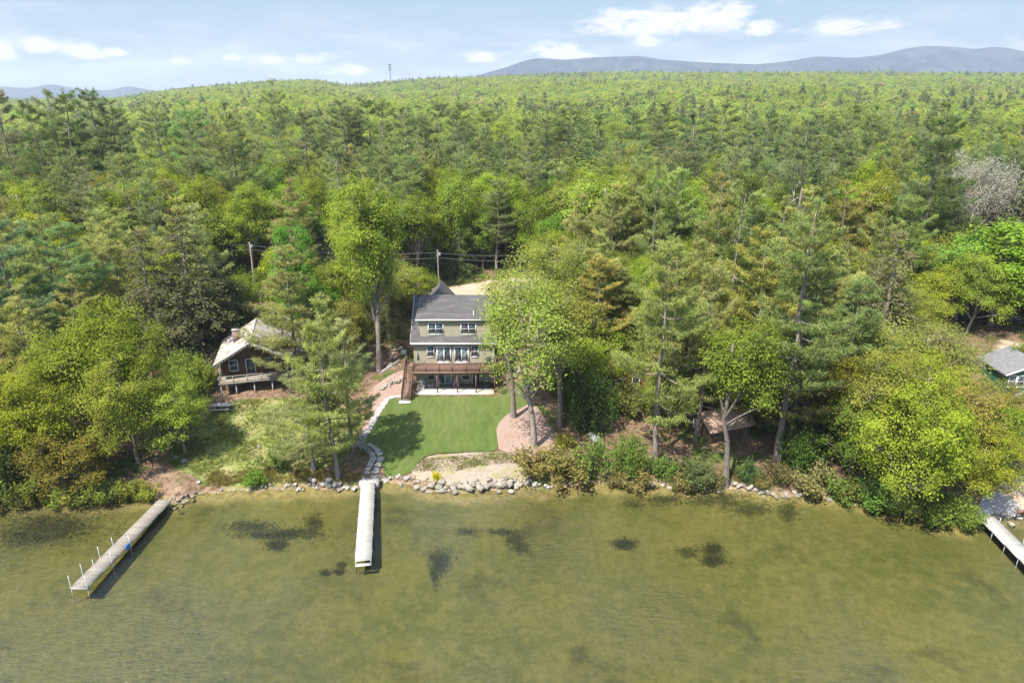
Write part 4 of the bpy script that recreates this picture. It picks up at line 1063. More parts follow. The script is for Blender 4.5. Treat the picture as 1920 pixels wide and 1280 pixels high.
def make_hemlock(seed, h, cr, nw=26, tuft=50, leaf=.26, bare=.03):
    rg = np.random.default_rng(seed); tw = MB(); lf = MB()
    tw.tube([(0, 0, -.3), (.05, 0, h*.5), (0, .05, h)], (h*.014+.05, h*.008+.02, .02), 7)
    CC = []; NN = []; VV = []
    for i in range(nw):
        f = (i+rg.random())/nw; z = h*(bare+(1-bare)*f)
        for j in range(int(rg.integers(5, 8))):
            a = rg.uniform(0, 6.28); l = cr*((1-f)**.8*.95+.06)*rg.uniform(.6, 1.2); dirh = np.array([math.cos(a), math.sin(a), 0]); side = np.array([-dirh[1], dirh[0], 0])
            t = np.linspace(0, 1, 4); zz = l*(.18*t-.42*t**2)
            s = np.array([0, 0, z]); tw.tube(s+dirh*(l*t)[:, None]+UP*zz[:, None], np.linspace(.03, .01, 4), 3, cap=False)
            nt = max(6, int(tuft*(l/cr)**1.2)); tt = .25+.78*rg.random(nt)**.8; lat = rg.normal(size=nt)*.24*l*(1.15-tt)
            CC.append(s+dirh*(l*tt)[:, None]+side*lat[:, None]+UP*(np.interp(tt, t, zz)-.3*np.abs(lat)+rg.normal(size=nt)*.06*l)[:, None])
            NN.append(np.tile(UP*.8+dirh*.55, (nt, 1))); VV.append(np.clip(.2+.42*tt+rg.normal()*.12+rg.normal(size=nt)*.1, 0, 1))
    C = np.concatenate(CC); N = np.concatenate(NN); V = np.concatenate(VV)
    ci = np.repeat(np.arange(len(C)), 3)
    P = C[ci]+rg.normal(size=(len(ci), 3))*leaf*.6
    leaf_cards(lf, P, nrm(N[ci]+rg.normal(size=P.shape)*.45), leaf*rg.uniform(.7, 1.4, len(ci)), .42, V[ci], rg)
    return tw, lf

def make_bare(seed, h, cr, base=.2, depth=4, leafn=0, leaf=.14):
    """leafless branching crown, with tiny pale buds when leafn is set"""
    rg = np.random.default_rng(seed); tw = MB(); lf = MB(); tips = []
    def grow(p, d, l, r, n):
        q = p+d*l*.5+rg.normal(size=3)*l*.05; e = p+d*l+rg.normal(size=3)*l*.08
        tw.tube([p, q, e], (r, r*.8, r*.6), 5 if n > 2 else 3, cap=False)
        if n == 0: tips.append(e); return
        for _ in range(int(rg.integers(3, 5))):
            nd = nrm(d*.75+rg.normal(size=3)*.55+UP*.12); grow(p+(e-p)*rg.uniform(.45, 1), nd, l*rg.uniform(.55, .8), r*.55, n-1)
    tw.tube([(0, 0, -.3), (0, 0, h*base)], (h*.013+.05, h*.011+.03), 7)
    for i in range(6):
        a = i*1.05+rg.normal()*.2; d = nrm(np.array([math.cos(a)*cr/h*1.5, math.sin(a)*cr/h*1.5, .9])); grow(np.array([0, 0, h*(base-.02*i*(base > .1))]), d, h*.34, h*.006+.02, depth-1)
    if leafn:
        T = np.array(tips); ci = rg.integers(len(T), size=leafn); P = T[ci]+rg.normal(size=(leafn, 3))*.35
        leaf_cards(lf, P, nrm(rg.normal(size=P.shape)+UP*.5), leaf, .6, rg.random(leafn), rg)
    return tw, lf

def make_snag(seed, h, lim=14):
    rg = np.random.default_rng(seed); tw = MB()
    tw.tube([(0, 0, -.3), (.1, 0, h*.5), (.05, .1, h)], (h*.012+.05, h*.008, .03), 7)
    for i in range(lim):
        z = h*rg.uniform(.4, .97); a = rg.uniform(0, 6.28); l = rg.uniform(1.2, 3.6)*(1.2-z/h); d = np.array([math.cos(a), math.sin(a), .25])
        m_ = np.array([0, 0, z])+d*l*.5+UP*.1; e = m_+d*l*.5+UP*rg.uniform(-.2, .6)
        tw.tube([(0, 0, z), m_, e], (.07, .05, .02), 4, cap=False)
        for _ in range(3):
            q = m_+(e-m_)*rg.random(); tw.tube([q, q+nrm(d+rg.normal(size=3)*.7)*l*.35], (.03, .012), 3, cap=False)
    return tw, None

def make_shrub(seed, h, cr, n=1500, leaf=.16, nst=16, asp=.6):
    rg = np.random.default_rng(seed); tw = MB(); lf = MB(); tips = []
    for i in range(nst):
        a = rg.uniform(0, 6.28); r = cr*rg.random()**.6; e = np.array([math.cos(a)*r, math.sin(a)*r, h*(1-.45*(r/cr)**2)*rg.uniform(.7, 1.0)])
        s = e*np.array([.25, .25, 0]); tw.tube([s, (s+e)/2+rg.normal(size=3)*.08, e], (.03, .02, .008), 3, cap=False); tips.append((s, e))
    ci = rg.integers(nst, size=n); t = rg.random(n)**.6; S = np.array([q[0] for q in tips])[ci]; E_ = np.array([q[1] for q in tips])[ci]
    P = S+(E_-S)*t[:, None]+rg.normal(size=(n, 3))*np.array([cr, cr, h])*.11; P[:, 2] = np.maximum(P[:, 2], .03)
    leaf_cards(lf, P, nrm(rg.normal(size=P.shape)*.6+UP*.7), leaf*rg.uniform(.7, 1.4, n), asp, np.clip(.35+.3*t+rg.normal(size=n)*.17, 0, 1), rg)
    return tw, lf

PRE = {}
def prefab(key, tl, h, cr, leafm='leaf', barkm='bark'):
    tw, lf = tl
    PRE.setdefault(key, []).append((tw.mesh('trunk', M[barkm], True), lf.mesh('crown', M[leafm], False, True) if lf is not None and lf.n else None, h, cr))
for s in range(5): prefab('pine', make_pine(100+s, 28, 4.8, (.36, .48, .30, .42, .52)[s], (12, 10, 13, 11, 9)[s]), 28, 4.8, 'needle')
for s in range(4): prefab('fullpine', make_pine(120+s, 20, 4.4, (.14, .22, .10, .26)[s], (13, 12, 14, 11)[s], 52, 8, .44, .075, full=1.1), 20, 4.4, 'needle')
for s in range(2): prefab('sparsepine', make_pine(140+s, 30, 4.4, .52, 9, 36, 8, dead=26), 30, 4.4, 'needle')
for s in range(5): prefab('oak', make_broadleaf(200+s, 14, 5.2, (.08, .14, .06, .20, .10)[s], 135, 130, .25, fill=.42, rc=.165), 14, 5.2)
for s in range(3): prefab('bigoak', make_broadleaf(250+s, 18, 9.0, (.09, .14, .07)[s], 240, 135, .28, fill=.34, limbs=14, rc=.108), 18, 9.0)
for s in range(3): prefab('talloak', make_broadleaf(220+s, 22, 5.0, (.36, .28, .40)[s], 125, 120, .26, fill=.40, rc=.175), 22, 5.0)
for s in range(2): prefab('lightoak', make_broadleaf(230+s, 20, 5.2, .30, 130, 70, .24, fill=.30, rc=.20), 20, 5.2)
for s in range(2): prefab('maple', make_broadleaf(240+s, 12, 4.0, .16, 120, 120, .30, fill=.62, rc=.19), 12, 4.0)
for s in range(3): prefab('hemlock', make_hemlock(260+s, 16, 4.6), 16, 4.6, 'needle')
prefab('greytree', make_bare(280, 15, 6, .12, 5, 16000, .2), 15, 6, 'leaf', 'bark_pale')
prefab('deadtree', make_bare(281, 12, 4, .25, 4), 12, 4, 'leaf', 'bark_pale')
prefab('snag', make_snag(282, 14), 14, 3, 'leaf', 'bark_pale'); prefab('snag', make_snag(283, 14, 22), 14, 3, 'leaf', 'bark_pale')
for s in range(3): prefab('shrub', make_shrub(300+s, 1.6, 1.5, 1500), 1.6, 1.5)
for s in range(2): prefab('bigshrub', make_shrub(310+s, 3.2, 2.2, 3600, .2, 30), 3.2, 2.2)
for s in range(2): prefab('sapling', make_broadleaf(320+s, 6, 1.6, .12, 45, 50, .22, limbs=6, rc=.26), 6, 1.6)

COLR = {'pine': (.178, .206, .078), 'fullpine': (.222, .240, .078), 'sparsepine': (.180, .206, .082), 'oak': (.192, .238, .030), 'bigoak': (.192, .238, .030), 'talloak': (.195, .240, .036), 'lightoak': (.225, .238, .048),
        'maple': (.125, .212, .034), 'hemlock': (.112, .115, .048), 'greytree': (.36, .345, .315), 'deadtree': (.2, .2, .2), 'snag': (.2, .2, .2), 'shrub': (.16, .165, .058), 'bigshrub': (.08, .12, .036), 'sapling': (.17, .20, .04)}
NAME = {'pine': 'pine_tree', 'fullpine': 'pine_tree', 'sparsepine': 'pine_tree', 'oak': 'oak_tree', 'bigoak': 'oak_tree', 'talloak': 'broadleaf_tree', 'lightoak': 'broadleaf_tree', 'maple': 'maple_tree', 'hemlock': 'hemlock_tree',
        'greytree': 'blossoming_tree', 'deadtree': 'dead_tree', 'snag': 'dead_tree', 'shrub': 'shrub', 'bigshrub': 'shrub', 'sapling': 'young_tree'}
rgt = np.random.default_rng(77)
PLACED = []
def place(kind, x, y, h, cw=None, label=None, group=None, color=None, var=None, lean=(0, 0), z=None):
    ms = PRE[kind]; tm, cm, h0, c0 = ms[var % len(ms) if var is not None else rgt.integers(len(ms))]
    z = gz(x, y)-.1 if z is None else z
    c = kind in ('shrub', 'bigshrub')
    o = empty(NAME[kind], (x, y, z), rgt.uniform(0, 6.28), label, 'shrub' if c else 'tree', group)
    o.rotation_euler.x, o.rotation_euler.y = lean
    sz = h/h0; sw = cw/2/c0 if cw else sz
    o.scale = (sw, sw, sz)
    col = np.array([c_*1.35 for c_ in color] if color else [c_*1.18 for c_ in COLR[kind]])*(1+rgt.normal(size=3)*.06)
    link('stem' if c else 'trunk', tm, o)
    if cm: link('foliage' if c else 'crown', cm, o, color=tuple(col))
    PLACED.append((x, y, (cw or 2*c0*sz)/2)); return o
def tree_px(kind, u, vb, vt, wpx=None, label=None, dist=None, **kw):
    """a tree whose base stands on the ground at (u, vb), its tip reaching vt"""
    if dist: q = at_y(u, 300, dist); p = Vector((q.x, dist, gz(q.x, dist)))
    else: p = gpx(u, vb)
    top = CAM_H + pray(u, vt)[2]/pray(u, vt)[1]*p.y
    dep = p.y*math.cos(PITCH)+(CAM_H-(p.z+top)/2)*math.sin(PITCH)
    return place(kind, p.x, p.y, max(1.0, top-p.z), wpx/FPX*dep if wpx else None, label, **kw)

L_ = [
 # western shore
 ('oak', 212, 835, 540, 285, 'largest yellow green oak west of the cabin, rounded crown above the shore', {}),
 ('oak', 80, 905, 668, 235, 'spreading yellow green oak leaning over the water beside the shaded shallows', {}),
 ('oak', 262, 868, 655, 215, 'yellow green oak standing behind the head of the plank dock', {}),
 ('oak', 347, 850, 702, 130, 'slim oak casting shade on the grass below the cabin', {}),
 ('oak', -40, 890, 640, 220, 'oak cut off by the picture edge above the dark shore', {}),
 ('oak', 150, 915, 790, 150, 'low oak with orange tinged leaves overhanging the waterline', {'color': (.20, .17, .03)}),
 ('hemlock', 372, 655, 400, 250, 'dark brownish hemlock, biggest of the clump behind the cabin roof', {}),
 ('hemlock', 300, 668, 428, 190, 'dark hemlock on the pine side of the clump behind the cabin', {}),
 ('hemlock', 432, 640, 470, 120, 'dark hemlock touching the back of the cabin roof', {'color': (.065, .08, .03)}),
 ('fullpine', 60, 700, 400, 190, 'blue green pine with layered boughs behind the big shore oak', {'color': (.10, .145, .06)}),
 ('fullpine', 165, 680, 420, 170, 'blue green pine between the shore oak and the hemlock clump', {'color': (.105, .145, .055)}),
 ('fullpine', -20, 740, 470, 190, 'blue green pine cut by the picture edge above the oaks', {'color': (.09, .14, .06)}),
 ('fullpine', 240, 640, 410, 130, 'mid green pine rising behind the dark hemlocks', {}),
 ('fullpine', 556, 718, 462, 165, 'thin trunked pine screening the end of the cabin porch', {'var': 2}),
 ('fullpine', 588, 884, 690, 170, 'low spreading pine on the bank with a thick grey trunk', {'var': 3}),
 ('fullpine', 634, 895, 560, 150, 'taller of the twin trunked pines on the stony bank left of the dock', {'var': 1}),
 ('fullpine', 663, 842, 600, 130, 'slim pine beside the stepping stones', {'var': 3}),
 ('maple', 562, 640, 432, 95, 'bright green maple left of the tall oak behind the cabin', {'color': (.10, .185, .028)}),
 ('maple', 606, 660, 503, 95, 'lower bright green maple crown facing the grey house', {'color': (.10, .175, .028)}),
 ('talloak', 711, 694, 296, 160, 'tall yellow green oak with pale twin trunk beside the gravel yard', {'var': 0}),
 ('talloak', 716, 690, 350, 100, 'second stem of the tall oak beside the gravel yard', {'var': 1}),
 ('oak', 660, 690, 545, 95, 'small olive tree filling the gap under the tall oak', {'color': (.16, .155, .035)}),
 ('hemlock', 728, 640, 470, 85, 'dark evergreen shading the slope beside the grey house', {'color': (.07, .085, .028)}),
 ('hemlock', 722, 600, 470, 75, 'dark evergreen at the back corner of the grey house', {'color': (.065, .08, .03)}),
 # right of the house
 ('lightoak', 963, 782, 470, 170, 'airy oak with slender trunk rising from the mulch bed nearest the house', {'var': 0}),
 ('lightoak', 1001, 838, 510, 210, 'airy oak with the thickest grey trunk in front of the mulch bed', {'var': 1}),
 ('lightoak', 1049, 800, 490, 180, 'airy oak standing against the dark hedge', {'var': 0}),
 ('lightoak', 1010, 690, 440, 170, 'pale green oak behind the retaining boulders', {'var': 1}),
 ('lightoak', 1085, 650, 440, 150, 'pale green oak half way up the wooded slope east of the house', {'color': (.20, .19, .055)}),
 ('talloak', 1110, 560, 300, 170, 'lime green broadleaf tree across the road behind the airy oaks', {}),
 ('talloak', 1205, 545, 296, 185, 'broad lime green crown behind the slope pines', {}),
 ('talloak', 1265, 560, 330, 130, 'lime green broadleaf crown squeezed between two pines', {}),
 ('fullpine', 1229, 866, 455, 200, 'big pine with layered boughs and the thick grey trunk near the shore', {'var': 3}),
 ('fullpine', 1120, 655, 470, 140, 'pine leaning over the rust brown roof', {'var': 1}),
 ('fullpine', 1352, 700, 318, 190, 'tall dark pine in the middle of the eastern grove', {'var': 3, 'color': (.12, .145, .038)}),
 ('talloak', 1361, 907, 572, 180, 'young yellow green oak with slender trunk by the wooded waterline', {'var': 3}),
 ('oak', 1255, 800, 690, 120, 'low bright oak crown in front of the tan roof', {}),
 ('pine', 1458, 868, 372, 225, 'leaning open pine with white dead limbs and bare lower trunk', {'var': 2, 'color': (.15, .165, .058)}),
 ('fullpine', 1398, 770, 430, 190, 'full pine filling the gap between the young waterline oak and the leaning pine', {}),
 ('fullpine', 1292, 742, 445, 165, 'full pine behind the low bright oak', {}),
 ('oak', 1330, 690, 520, 150, 'yellow green oak under the tall dark grove pine', {}),
 ('fullpine', 1565, 800, 520, 175, 'full pine behind the dark young oak at the waterline', {'color': (.16, .17, .05)}),
 ('fullpine', 1082, 690, 510, 95, 'slim pine between the dark hedge and the rust brown roof', {}),
 ('fullpine', 1490, 720, 420, 170, 'pine behind the leaning open pine', {'var': 2}),
 ('oak', 1440, 800, 600, 150, 'yellow green oak behind the leaning pine', {}),
 ('oak', 1700, 950, 690, 270, 'broad oak overhanging the water east of the stone bank', {'var': 0}),
 ('oak', 1640, 900, 640, 230, 'olive yellow oak behind the overhanging shore oak', {'color': (.172, .182, .035), 'var': 1}),
 ('oak', 1590, 905, 720, 130, 'dark green young oak at the waterline beside the olive bush', {'color': (.12, .165, .026)}),
 ('oak', 1775, 880, 690, 160, 'olive oak in front of the green cottage', {'color': (.165, .180, .042), 'var': 2}),
 ('oak', 1880, 900, 745, 150, 'bright green oak beside the boat landing', {}),
 ('oak', 1845, 850, 712, 115, 'oak between the white upturned boat and the water', {'color': (.18, .19, .04)}),
 ('oak', 1815, 955, 790, 130, 'small oak beside the gravel landing', {}),
 ('lightoak', 1740, 780, 590, 210, 'olive brown broadleaf tree with grey twigs above the shore oaks', {'color': (.172, .172, .05)}),
 ('hemlock', 1640, 690, 425, 215, 'brownish drying hemlock, broadest crown of the eastern slope', {'color': (.140, .134, .058)}),
 ('hemlock', 1560, 640, 450, 140, 'brown green hemlock beside the broad drying hemlock', {'color': (.125, .128, .05)}),
 ('maple', 1855, 610, 425, 190, 'bright green maple above the rail fence', {'color': (.125, .205, .03), 'var': 1}),
 ('maple', 1790, 600, 450, 140, 'bright green maple next to the drying hemlock', {'color': (.12, .19, .03)}),
 ('maple', 1930, 600, 400, 170, 'bright green maple cut by the picture edge', {}),
 ('greytree', 1796, 470, 240, 185, 'rounded silver grey blossoming tree standing out of the green forest', {}),
 ('pine', 1702, 560, 193, 140, 'tall dark pine towering over the eastern slope', {'color': (.075, .105, .032), 'var': 2}),
 ('fullpine', 1735, 560, 330, 140, 'dark pine at the foot of the silver grey tree', {'color': (.09, .11, .035)}),
 ('pine', 1465, 560, 225, 130, 'pine with white dead lower limbs above the eastern grove', {'var': 1}),
 ('snag', 1462, 560, 285, 60, 'white dead snag with bare limbs in front of a pine', {}),
 ('snag', 1515, 700, 470, 90, 'white dead snag among brown hemlocks', {}),
 ('hemlock', 862, 519, 425, 80, 'dark evergreen shading the far edge of the sandy clearing', {'color': (.075, .09, .03)}),
 ('maple', 905, 506, 405, 75, 'fresh green tree where the sandy clearing meets the woods', {'color': (.12, .185, .03)}),
 ('hemlock', 800, 524, 450, 70, 'small dark evergreen beside the grey bare tree', {'color': (.07, .09, .03)}),
 ('deadtree', 812, 520, 425, 70, 'grey bare tree leaning by the sandy clearing', {}),
 ('sapling', 1028, 505, 370, 40, 'reddish brown dying young tree behind the airy oaks', {'color': (.20, .12, .07)}),
 ('maple', 880, 474, 370, 80, 'fresh green maple beside the sandy road end', {'color': (.12, .19, .03)}),
 ('maple', 840, 500, 400, 90, 'green maple shading the sandy clearing', {'color': (.075, .14, .026)}),
 ('sparsepine', 470, 515, 190, 110, 'tall pine with long bare twin trunk beside the utility pole', {'var': 0}),
 ('sparsepine', 458, 518, 215, 95, 'second bare trunked pine leaning on the tall one by the utility pole', {'var': 1}),
 ('pine', 392, 470, 190, 110, 'tall pine with a dark bare trunk behind the hemlock clump', {'var': 4}),
 ('pine', 538, 430, 150, 95, 'pointed pine standing highest against the lime hillside', {'var': 2}),
 ('pine', 592, 450, 205, 105, 'tall pine next to the pointed one', {'var': 0}),
]
FAR = [(30, 170, 105, 148), (70, 186, 85, 140), (108, 172, 95, 155), (150, 167, 115, 150), (190, 166, 105, 158), (218, 188, 80, 165), (300, 192, 85, 160), (350, 230, 80, 135), (408, 216, 80, 150),
 (655, 190, 95, 165), (700, 180, 95, 172), (728, 184, 80, 160), (762, 203, 75, 168), (790, 197, 85, 176), (832, 186, 90, 170), (852, 204, 75, 160), (872, 192, 85, 180), (918, 198, 90, 170), (985, 216, 90, 158), (1022, 203, 95, 175),
 (1060, 194, 90, 182), (1128, 205, 90, 178), (1182, 202, 100, 170), (1240, 194, 95, 185), (1300, 215, 100, 165), (1346, 196, 100, 178), (1405, 225, 95, 150), (1440, 203, 90, 176), (1520, 215, 100, 158), (1562, 225, 90, 145), (1600, 193, 90, 172), (1628, 198, 85, 160), (1780, 215, 80, 190), (1900, 225, 85, 165)]
for i_, (u, vt, w, dd) in enumerate(FAR):
    zn = 'at the western picture edge' if u < 260 else 'above the hemlocks and the cabin' if u < 480 else 'straight above the roof of the grey house' if u < 940 else 'above the lime green crowns' if u < 1260 else 'above the eastern grove' if u < 1560 else 'around the towering dark pine'
    tree_px('pine', u, None, vt, w*1.22, 'tall pine with its crown near the skyline, ' + zn, dist=dd, color=(.118, .148, .058), group='skyline pines ' + zn)
for kind, u, vb, vt, w, lab, kw in L_: tree_px('bigoak' if kind == 'oak' and w >= 200 else kind, u, vb, vt, w, lab, **kw)
# low shrubs
S_ = [('bigshrub', 1172, 772, 706, 100, 'olive green bush hiding the front of the red cottage', {'color': (.13, .14, .04)}),
 ('bigshrub', 1225, 775, 715, 80, 'light green bush beside the red cottage', {'color': (.15, .17, .04)}),
 ('shrub', 1000, 885, 838, 115, 'olive rounded shrub spreading from the beach bed to the water', {'color': (.185, .17, .06)}),
 ('shrub', 1060, 895, 845, 120, 'olive shrub at the waterline next to the beach bed shrub', {'color': (.175, .165, .055)}),
 ('shrub', 1110, 893, 822, 80, 'fresh green pine like shrub above the dark log', {'color': (.14, .18, .045)}),
 ('bigshrub', 1080, 800, 700, 85, 'dark green hedge shrub behind the airy oak trunks', {'color': (.045, .085, .022)}),
 ('bigshrub', 1115, 810, 690, 85, 'dark green hedge shrub nearest the red cottage', {'color': (.05, .09, .024)}),
 ('bigshrub', 1060, 750, 680, 70, 'dark hedge shrub beside the mulch bed', {'color': (.05, .085, .022)}),
 ('bigshrub', 1180, 888, 806, 75, 'fresh green rounded bush on the bank beside the trodden path', {'color': (.105, .165, .03)}),
 ('shrub', 1060, 838, 815, 50, 'yellow green low shrub at the end of the mulch bed', {'color': (.19, .20, .035)}),
 ('shrub', 1245, 895, 852, 70, 'green shrub at the foot of the big shore pine', {'color': (.10, .15, .035)}),
 ('shrub', 1300, 910, 865, 90, 'dark green shrub on the wooded bank', {'color': (.085, .105, .035)}),
 ('shrub', 1195, 912, 872, 80, 'olive brown shrub at the shaded waterline', {'color': (.165, .135, .055)}),
 ('shrub', 1400, 900, 860, 60, 'small dark shrub under the leaning pine', {'color': (.07, .11, .03)}),
 ('shrub', 1525, 928, 872, 95, 'brownish olive bush by the sunlit stones', {'color': (.15, .14, .065)}),
 ('shrub', 1600, 940, 890, 80, 'grey green bush at the waterline under the oaks', {'color': (.12, .14, .04)}),
 ('bigshrub', 1500, 880, 790, 90, 'dark green bush in the shade behind the brownish bush', {'color': (.06, .10, .025)}),
 ('shrub', 818, 898, 882, 26, 'small bright yellow flowering shrub above the rock edging', {'color': (.42, .36, .012)}),
 ('shrub', 480, 910, 882, 55, 'bright green shrub in the grass by the water', {'color': (.11, .20, .03)}),
 ('bigshrub', 345, 720, 655, 80, 'light green thicket against the cabin wall', {'color': (.15, .19, .035)}),
 ('bigshrub', 375, 735, 668, 70, 'light green thicket below the cabin eave', {'color': (.15, .185, .035)}),
 ('shrub', 520, 880, 830, 70, 'green shrub at the foot of the low spreading pine', {'color': (.12, .165, .035)}),
 ('bigshrub', 20, 935, 840, 110, 'dark bush leaning over the shaded water', {'color': (.085, .10, .03)}),
 ('shrub', 240, 935, 900, 80, 'yellowish bush at the waterline by the plank dock', {'color': (.20, .185, .035)}),
 ('shrub', 80, 945, 912, 60, 'low yellow green bush touching the water', {'color': (.19, .19, .03)}),
 ('bigshrub', 700, 640, 585, 60, 'dark shrub under the tall oak', {'color': (.06, .085, .025)}),
 ('bigshrub', 1905, 700, 640, 60, 'green bush on the cleared slope above the green cottage', {'color': (.12, .165, .03)})]
for i_, (u, v, h_, w) in enumerate([(150, 940, 36, 90), (195, 938, 42, 80), (275, 932, 26, 60), (115, 946, 30, 70), (-10, 948, 60, 110), (55, 944, 48, 90)]):
    S_.append(('shrub', u, v, v-h_, w, 'leafy bush hanging over the shaded water beside the plank dock', {'color': (.16, .18, .035), 'group': 'bushes hanging over the water west of the plank dock'}))
for i_, (u, v, h_, w) in enumerate([(1570, 936, 46, 80), (1640, 952, 60, 90), (1690, 964, 60, 100), (1735, 974, 56, 90), (1775, 982, 60, 90), (1805, 984, 50, 70), (1660, 940, 80, 90)]):
    S_.append(('bigshrub' if i_ % 2 else 'shrub', u, v, v-h_, w, 'green bush crowding the waterline under the overhanging oak', {'color': (.13, .17, .035), 'group': 'bushes under the overhanging oak'}))
for i_, (u, v, h_, w) in enumerate([(1150, 908, 26, 60), (1275, 913, 30, 70), (1335, 913, 30, 60), (1420, 912, 22, 50), (1455, 905, 36, 70)]):
    S_.append(('shrub', u, v, v-h_, w, 'low brownish shrub on the wooded bank between the tree trunks', {'color': (.14, .135, .05), 'group': 'brownish shrubs between the trunks on the bank'}))
for kind, u, vb, vt, w, lab, kw in S_: tree_px(kind, u, vb, vt, w, lab, **kw)

# the woods: scattered individuals near, one mass per kind beyond
CLEAR = GRASS + SANDS + [LAWN, ppoly([(690, 850), (700, 640), (960, 640), (1005, 700), (1040, 840), (1000, 905), (690, 905)]),
         ppoly([(395, 760), (400, 640), (600, 600), (600, 760)]), ppoly([(1115, 870), (1125, 690), (1225, 690), (1225, 870)]), ppoly([(1270, 820), (1300, 760), (1400, 760), (1390, 830)]),
         ppoly([(1835, 890), (1850, 690), (1990, 690), (1990, 890)]), ppoly([(590, 520), (590, 460), (640, 460), (640, 520)]), ppoly([(1230, 900), (1240, 840), (1440, 830), (1440, 900)])]
grid = {}
def far_enough(x, y, d):
    k = (int(x//12), int(y//12))
    for i in (-1, 0, 1):
        for j in (-1, 0, 1):
            for (a, b_, r) in grid.get((k[0]+i, k[1]+j), ()):
                if (x-a)**2+(y-b_)**2 < (d+r)**2: return False
    return True
def put(x, y, r): grid.setdefault((int(x//12), int(y//12)), []).append((x, y, r))
for (x, y, r) in PLACED: put(x, y, r*.42)
OPEN = [(250, 410, 480, 640, 92), (1735, 235, 1910, 380, 150), (1760, 440, 1960, 600, 98), (395, 600, 535, 745, 80), (598, 455, 642, 492, 132), (762, 522, 960, 556, 104), (1840, 588, 1990, 665, 90),
        (1852, 682, 1990, 740, 78), (1655, 195, 1745, 330, 120), (1142, 668, 1205, 702, 80), (840, 375, 925, 470, 130), (1045, 300, 1300, 420, 100), (625, 300, 765, 540, 84), (1560, 440, 1740, 600, 88), (540, 440, 640, 600, 95),
        (440, 200, 500, 480, 120), (690, 560, 770, 700, 84), (1435, 290, 1490, 350, 110)]
def hides(x, y, h, w):
    f = y*math.cos(PITCH)+30*math.sin(PITCH); u = 960+FPX*x/f; hw = FPX*w*.42/f
    def vv(z): return 640-FPX*(y*math.sin(PITCH)+(z-CAM_H)*math.cos(PITCH))/(y*math.cos(PITCH)-(z-CAM_H)*math.sin(PITCH))
    z = gz(x, y); vb, vt = vv(z+h*.15), vv(z+h*.95)
    return any(u+hw > a and u-hw < c and vt < d and vb > b and y < dist for (a, b, c, d, dist) in OPEN)
near = []; rgw = np.random.default_rng(2024)
cy_ = np.sqrt(rgw.uniform(66**2, 215**2, 60000)); cx_ = rgw.uniform(-.86, .86, 60000)*cy_
cu_ = 960+FPX*cx_/(cy_*math.cos(PITCH)+35*math.sin(PITCH))
ok_ = (cu_ > -90) & (cu_ < 2010) & (cy_ > shore(cx_)+2.2) & ~((cx_ > -14.8) & (cx_ < 1.0) & (cy_ > 76) & (cy_ < 103)) & ~((cx_ > -15.5) & (cx_ < 7) & (cy_ > 94) & (cy_ < 128))
for p in CLEAR: ok_ &= ~in_poly(cx_, cy_, p)
for x, y, u in zip(cx_[ok_], cy_[ok_], cu_[ok_]):
    west = x < -20
    if y < 120: pp = .42 if west else (.5 if u > 1100 else .3)
    elif u < 250: pp = .36
    elif u < 640: pp = .22
    elif u < 1010: pp = .42
    elif u < 1300: pp = .46 if y > 150 else .2
    elif u < 1760: pp = .42
    else: pp = .32
    cl = math.sin(x*.09+1.3)*math.sin(y*.075)+.35*math.sin(x*.21+y*.13)
    pine_ = rgw.random() < pp+.22*cl
    r = (rgw.uniform(1.6, 2.5) if pine_ else rgw.uniform(1.9, 2.7))*((.8 if u > 1080 else 1.15) if y < 112 else 1)
    if not far_enough(x, y, r): continue
    if hides(x, y, ((17 if y < 90 else 20)*(1.18 if u > 1080 else 1)) if pine_ and y < 118 else (12 if y < 118 else (25 if pine_ else 20)), 7.5 if pine_ else 9.5): continue
    put(x, y, r); near.append((y, x, pine_, rgw.random(), u))
near.sort()
NP = len(FAR)+sum(1 for k in L_ if 'pine' in k[0]); NB = sum(1 for k in L_ if 'oak' in k[0] or k[0] == 'maple')
rest = []
for (y, x, pine_, q, u) in near:
    back = y > 118
    zone = ('at the western picture edge' if u < 260 else 'behind the cabin' if u < 640 else 'behind the grey house' if u < 1000 else 'behind the airy oaks' if u < 1300 else 'behind the red cottage' if u < 1560 else 'toward the silver grey tree')
    row = 'just across the road' if y < 145 else 'in the middle of the woods' if y < 175 else 'deep in the woods'
    if not back: row = 'close to the shore' if y < 82 else 'half way up to the road' if y < 100 else 'just below the road'
    if pine_:
        if NP >= 285: rest.append((x, y, True)); continue
        NP += 1
        if back:
            hh = rgw.uniform(18, 26)-max(0, y-150)*.05
            place('pine' if q < .72 else ('sparsepine' if q < .86 else 'fullpine'), x, y, hh, rgw.uniform(7.5, 10.5), f'tall bare trunked pine {row}, {zone}', f'tall pines {row} {zone}')
        else:
            place('fullpine', x, y, (rgw.uniform(12, 19) if y < 90 else rgw.uniform(15, 22))*(1.15 if u > 1080 else 1), rgw.uniform(7.5, 10)*(1.12 if u > 1080 else 1), f'bushy pine {row}, {zone}', f'bushy pines {row} {zone}')
    else:
        if NB >= 285: rest.append((x, y, False)); continue
        NB += 1
        kind = ('talloak' if q < .6 else ('maple' if q < .72 else 'oak')) if back else ('oak' if q < .7 else 'lightoak')
        hh = rgw.uniform(14, 22) if back else rgw.uniform(8, 14)
        place(kind, x, y, hh, rgw.uniform(8, 12), f'yellow green leafy tree {row}, {zone}', f'leafy trees {row} {zone}')
print('individual pines', NP, 'broadleaf', NB, 'rest', len(rest))

